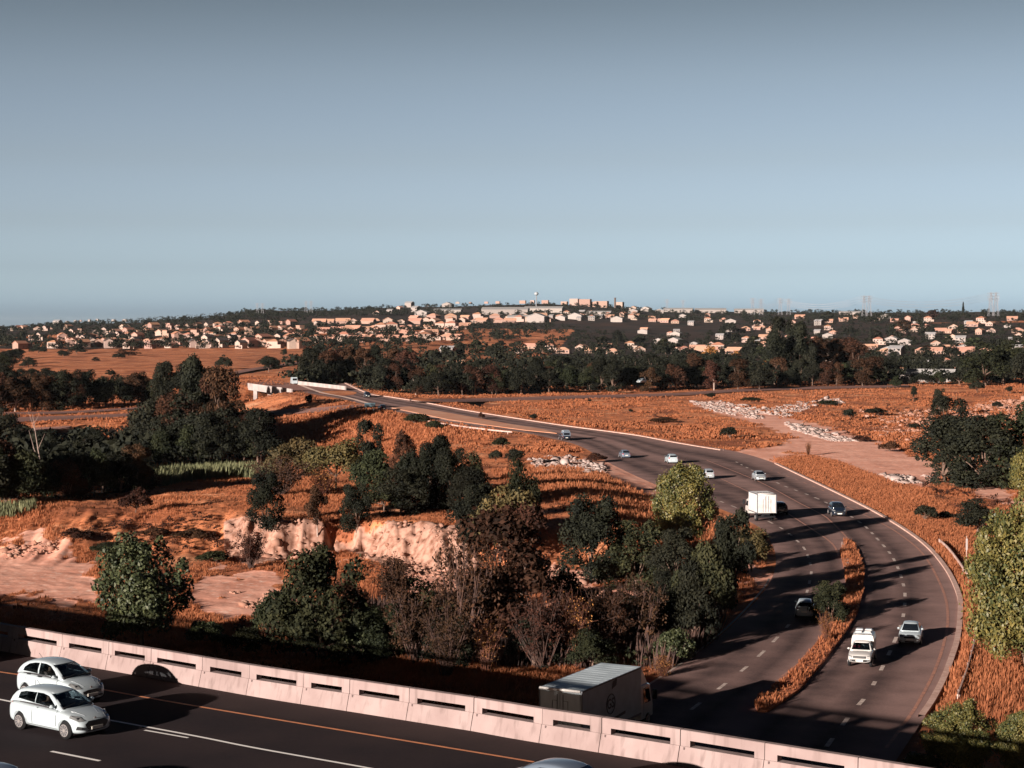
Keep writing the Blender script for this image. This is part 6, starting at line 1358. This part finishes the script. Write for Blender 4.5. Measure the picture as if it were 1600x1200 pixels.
house_proto('f1', 7, 6, 7.0, 'flat', W_PINK, R_PINK, 0, (3.5, 6, -3, 2, 4.5), True)
house_proto('x3', 22, 10, 3.6, 'gablex', W_WHITE, R_LIGHT, 2.4, (-15, -11, -4, 3, 3), True)
house_proto('b1', 34, 14, 15, 'flat', W_PINK, R_GREY, 0, None, False)
house_proto('b2', 26, 14, 18, 'flat', W_CREAM, R_GREY, 0, None, False)
house_proto('s1', 60, 26, 6, 'gablex', W_WHITE, R_LIGHT, 3.0, None, False)
house_proto('w1', 14, 10, 4, 'gable', W_WHITE, R_LIGHT, 2.5, None, False)
HD = {'g1': 'pink gabled house', 'g2': 'cream gabled house', 'g3': 'dark-roofed cream house', 'h1': 'hipped-roof pink house', 'h2': 'two-storey cream house', 'x1': 'long pink house',
      'x2': 'grey-roofed white house', 'f1': 'square pink house', 'x3': 'long white house', 'b1': 'wide pink apartment block', 'b2': 'cream apartment block', 's1': 'long white shed', 'w1': 'white gabled building'}
def house(key, px, py, rz, label, group, sc=1., wins=False, name='house', cat='house', P=None):
    P = P or hit(px, py); me, m2, ws = HP[key]; r = empty(name, P, rz, (sc,) * 3); tag(r, label, cat, group)
    wl = link('wall', me, r); link('roof', m2, r)
    if wins:
        for w_ in ws: link('window', w_, wl)
    return r
def houses(items, where, group, sc=1., wins=False, name='house', cat='house'):
    items = sorted(items); cnt = {}
    for it in items: cnt[it[2]] = cnt.get(it[2], 0) + 1
    seen = {}
    for x, y, key, rz, s in items:
        i = seen.get(key, 0); seen[key] = i + 1
        lb = f'{ordw(i)} {HD[key]} from the left {where}' if cnt[key] > 1 else f'the only {HD[key]} {where}'
        house(key, x, y, rz, lb, group, s * sc, wins, name, cat)
rh_ = random.Random(23)
ROWS = [(20, 480, 544, 543, 32, 1.12, 'in the front row of the hill houses'), (100, 470, 538, 535, 26, 1.1, 'in the second row of the hill houses'), (40, 470, 531, 528, 28, 1.1, 'in the third row of the hill houses'),
        (110, 480, 524, 519, 25, 1.15, 'in the fourth row of the hill houses'), (170, 500, 516, 509, 20, 1.2, 'in the top row of the hill houses'), (0, 110, 517, 514, 9, 1.2, 'in the distant left row of houses')]
for x0, x1, y0, y1, n, sc, wh in ROWS:
    it = []
    for i in range(n):
        if rh_.random() < .13: continue
        t = (i + .5) / n; it.append((x0 + (x1 - x0) * t + rh_.uniform(-5, 5), y0 + (y1 - y0) * t + rh_.uniform(-2, 2), rh_.choice(['g1', 'g1', 'g3', 'g2', 'g3', 'f1', 'h2', 'h1', 'g1']), R(rh_.choice([-38, -30, -25, -42, 20]) + rh_.uniform(-8, 8)), rh_.uniform(.85, 1.15)))
    houses(it, wh, 'houses on the left hill', sc, 0)
CR = [(470, 720, 535, 531, 16, 1.0, 'in the lower central row'), (560, 700, 527, 524, 9, 1.0, 'in the middle central row'), (500, 740, 520, 513, 16, 1.2, 'in the upper central row'), (490, 860, 507, 503, 20, 1.3, 'in the long pale central estate'), (640, 860, 499, 497, 9, 1.4, 'behind the central estate')]
for x0, x1, y0, y1, n, sc, wh in CR:
    it = []
    for i in range(n):
        t = (i + .5) / n; it.append((x0 + (x1 - x0) * t + rh_.uniform(-5, 5), y0 + (y1 - y0) * t + rh_.uniform(-1, 1), rh_.choice(['x1', 'h1', 'x1', 'g2', 'h2']), R(rh_.uniform(-35, 15)), rh_.uniform(.9, 1.3)))
    houses(it, wh, 'houses of the central estate', sc)
RT = [(700, 556, 'x2', -20, 1.0), (712, 575, 'x1', -15, .8), (830, 545, 'x1', -20, .9), (815, 552, 'g2', -30, .8), (860, 548, 'h2', -20, .8), (880, 552, 'h1', -10, .9), (910, 547, 'g2', -25, .9), (925, 552, 'x1', -30, .8), (945, 545, 'x1', -15, 1.0), (958, 553, 'h1', -20, .8), (985, 545, 'h2', -20, .9), (1000, 550, 'g2', 10, .8),
      (1035, 545, 'x1', -10, .8), (1060, 552, 'g2', -30, .9), (1085, 540, 'w1', -20, .6), (1100, 552, 'x1', -25, 1.0), (1122, 551, 'h2', -15, 1.1), (1135, 528, 'x2', -20, .9), (1165, 517, 'h1', -10, 1.1), (1195, 530, 'x1', -20, 1.0), (1210, 512, 'g1', -20, 1.0), (1215, 528, 'h1', -15, .8),
      (1280, 508, 'x2', -40, 1.1), (1295, 504, 'x1', -15, 1.0), (1318, 502, 'x1', -10, 1.1), (1294, 528, 'w1', -20, .8), (1360, 547, 'x1', -15, .9), (1372, 501, 'g2', -25, .9), (1398, 503, 'x1', -25, .9), (1420, 502, 'g1', -30, 1.1), (1408, 521, 'h1', -15, .9), (1432, 512, 'x1', -20, .9),
      (1450, 503, 'h2', -20, 1.1), (1470, 520, 'x1', -20, 1.0), (1490, 514, 'g2', -15, 1.0), (1505, 520, 'h1', -20, 1.0), (1520, 510, 'x1', -25, 1.1), (1550, 520, 'g2', -20, .9), (1575, 512, 'w1', -30, .6), (1590, 520, 'h1', -10, 1.0), (1530, 550, 'w1', -25, .7), (1505, 556, 'x1', -15, 1.1), (1460, 553, 'x1', -20, .9),
      (1440, 552, 'h1', -15, .8), (1405, 586, 'h2', -30, .55), (1392, 588, 'g2', -20, .5), (1478, 570, 'h2', -20, .5), (1490, 583, 'x1', -15, .5), (1510, 586, 'g2', -20, .45), (1562, 597, 'w1', -20, .4), (1250, 498, 'x1', -20, 1.3), (1020, 503, 'x1', -20, 1.0), (1055, 505, 'h1', -10, 1.1), (1080, 508, 'x2', -20, 1.0), (1240, 517, 'x1', -15, .8)]
for i in range(110):
    x, y = rh_.uniform(1000, 1600), rh_.uniform(494, 556); 
    if i > 84: x, y = rh_.uniform(860, 1000), rh_.uniform(490, 502)
    RT.append((x, y, rh_.choice(['x1', 'h1', 'g2', 'x2', 'h2', 'g1', 'w1']), rh_.uniform(-40, 5), rh_.uniform(.8, 1.1) * (1.2 if y < 510 else .92)))
houses([(a, b_, c, R(d), s) for a, b_, c, d, s in RT], 'among the trees of the right town', 'houses of the right town', 1.0, True)
house('x3', 1455, 597, R(-24), 'large white house with pale sheet roofs nearest behind the rubble field', None, .85, True)
house('x2', 1440, 578, R(-20), 'grey-roofed white house just behind the large white one', None, .7, True)
# skyline blocks and sheds
it = [(x, y, k, R(-25 + rh_.uniform(-6, 6)), s) for x, y, k, s in [(817, 474, 'b1', 1.), (832, 474, 'b2', .9), (852, 474, 'b1', 1.1), (882, 476, 'b1', 1.1), (898, 477, 'b2', .9), (912, 478, 'b1', 1.1), (926, 479, 'b1', .8), (940, 480, 'b1', 1.0), (968, 481, 'b2', .8), (778, 474, 'b1', .7), (760, 474, 'b1', .6)]]
houses(it, 'along the hill-top skyline', 'apartment blocks on the skyline', 1., False, 'apartment_block', 'apartment block')
it = [(820, 500, 's1', R(-8), 1.0), (790, 491, 's1', R(-6), 1.6), (850, 488, 's1', R(-10), 1.4), (700, 489, 's1', R(-8), 1.0), (1060, 488, 's1', R(-10), 1.2), (1110, 489, 's1', R(-5), 1.3), (1170, 489, 's1', R(-4), 1.2), (1330, 492, 's1', R(-10), .9), (935, 492, 's1', R(-10), .9), (900, 499, 'w1', R(-20), 1.8), (965, 503, 'w1', R(-20), 1.5), (990, 490, 'w1', R(-20), 1.6), (660, 494, 'w1', R(-20), 1.8), (840, 503, 'w1', R(-20), 2.2)]
houses(it, 'below the skyline of the hill', 'sheds and halls on the hill', 1., False, 'shed', 'shed')
it = [(x, y, rh_.choice(['w1', 'x2', 'g2']), R(rh_.uniform(-40, 0)), rh_.uniform(1.2, 2.0)) for x, y in [(105, 505), (118, 503), (126, 502), (140, 502), (152, 501), (178, 502), (195, 502), (90, 508), (625, 483), (640, 480), (650, 487), (610, 490), (668, 478), (700, 480), (715, 474), (735, 474), (590, 492), (990, 484), (1010, 486), (1030, 489)]]
houses(it, 'scattered on the far ridge', 'small pale buildings on the far ridge', 1., False)
HAZE = 1.2e-5
# ================================================================== haze
hz = bpy.data.materials.new('haze'); hz.use_nodes = True; t = hz.node_tree; t.nodes.remove(t.nodes['Principled BSDF'])
pv = t.nodes.new('ShaderNodeVolumePrincipled'); pv.inputs['Color'].default_value = (.62, .74, .84, 1); pv.inputs['Density'].default_value = HAZE; pv.inputs['Anisotropy'].default_value = 0
t.links.new(pv.outputs[0], t.nodes['Material Output'].inputs['Volume'])
bm = bmesh.new(); bbox(bm, -9000, 9000, -120, 26500, -140, 110); o = ob_bm('haze', bm, hz); tag(o, 'thin bluish haze over the far hills', 'haze', kind='stuff')
scene.cycles.volume_bounces = 0
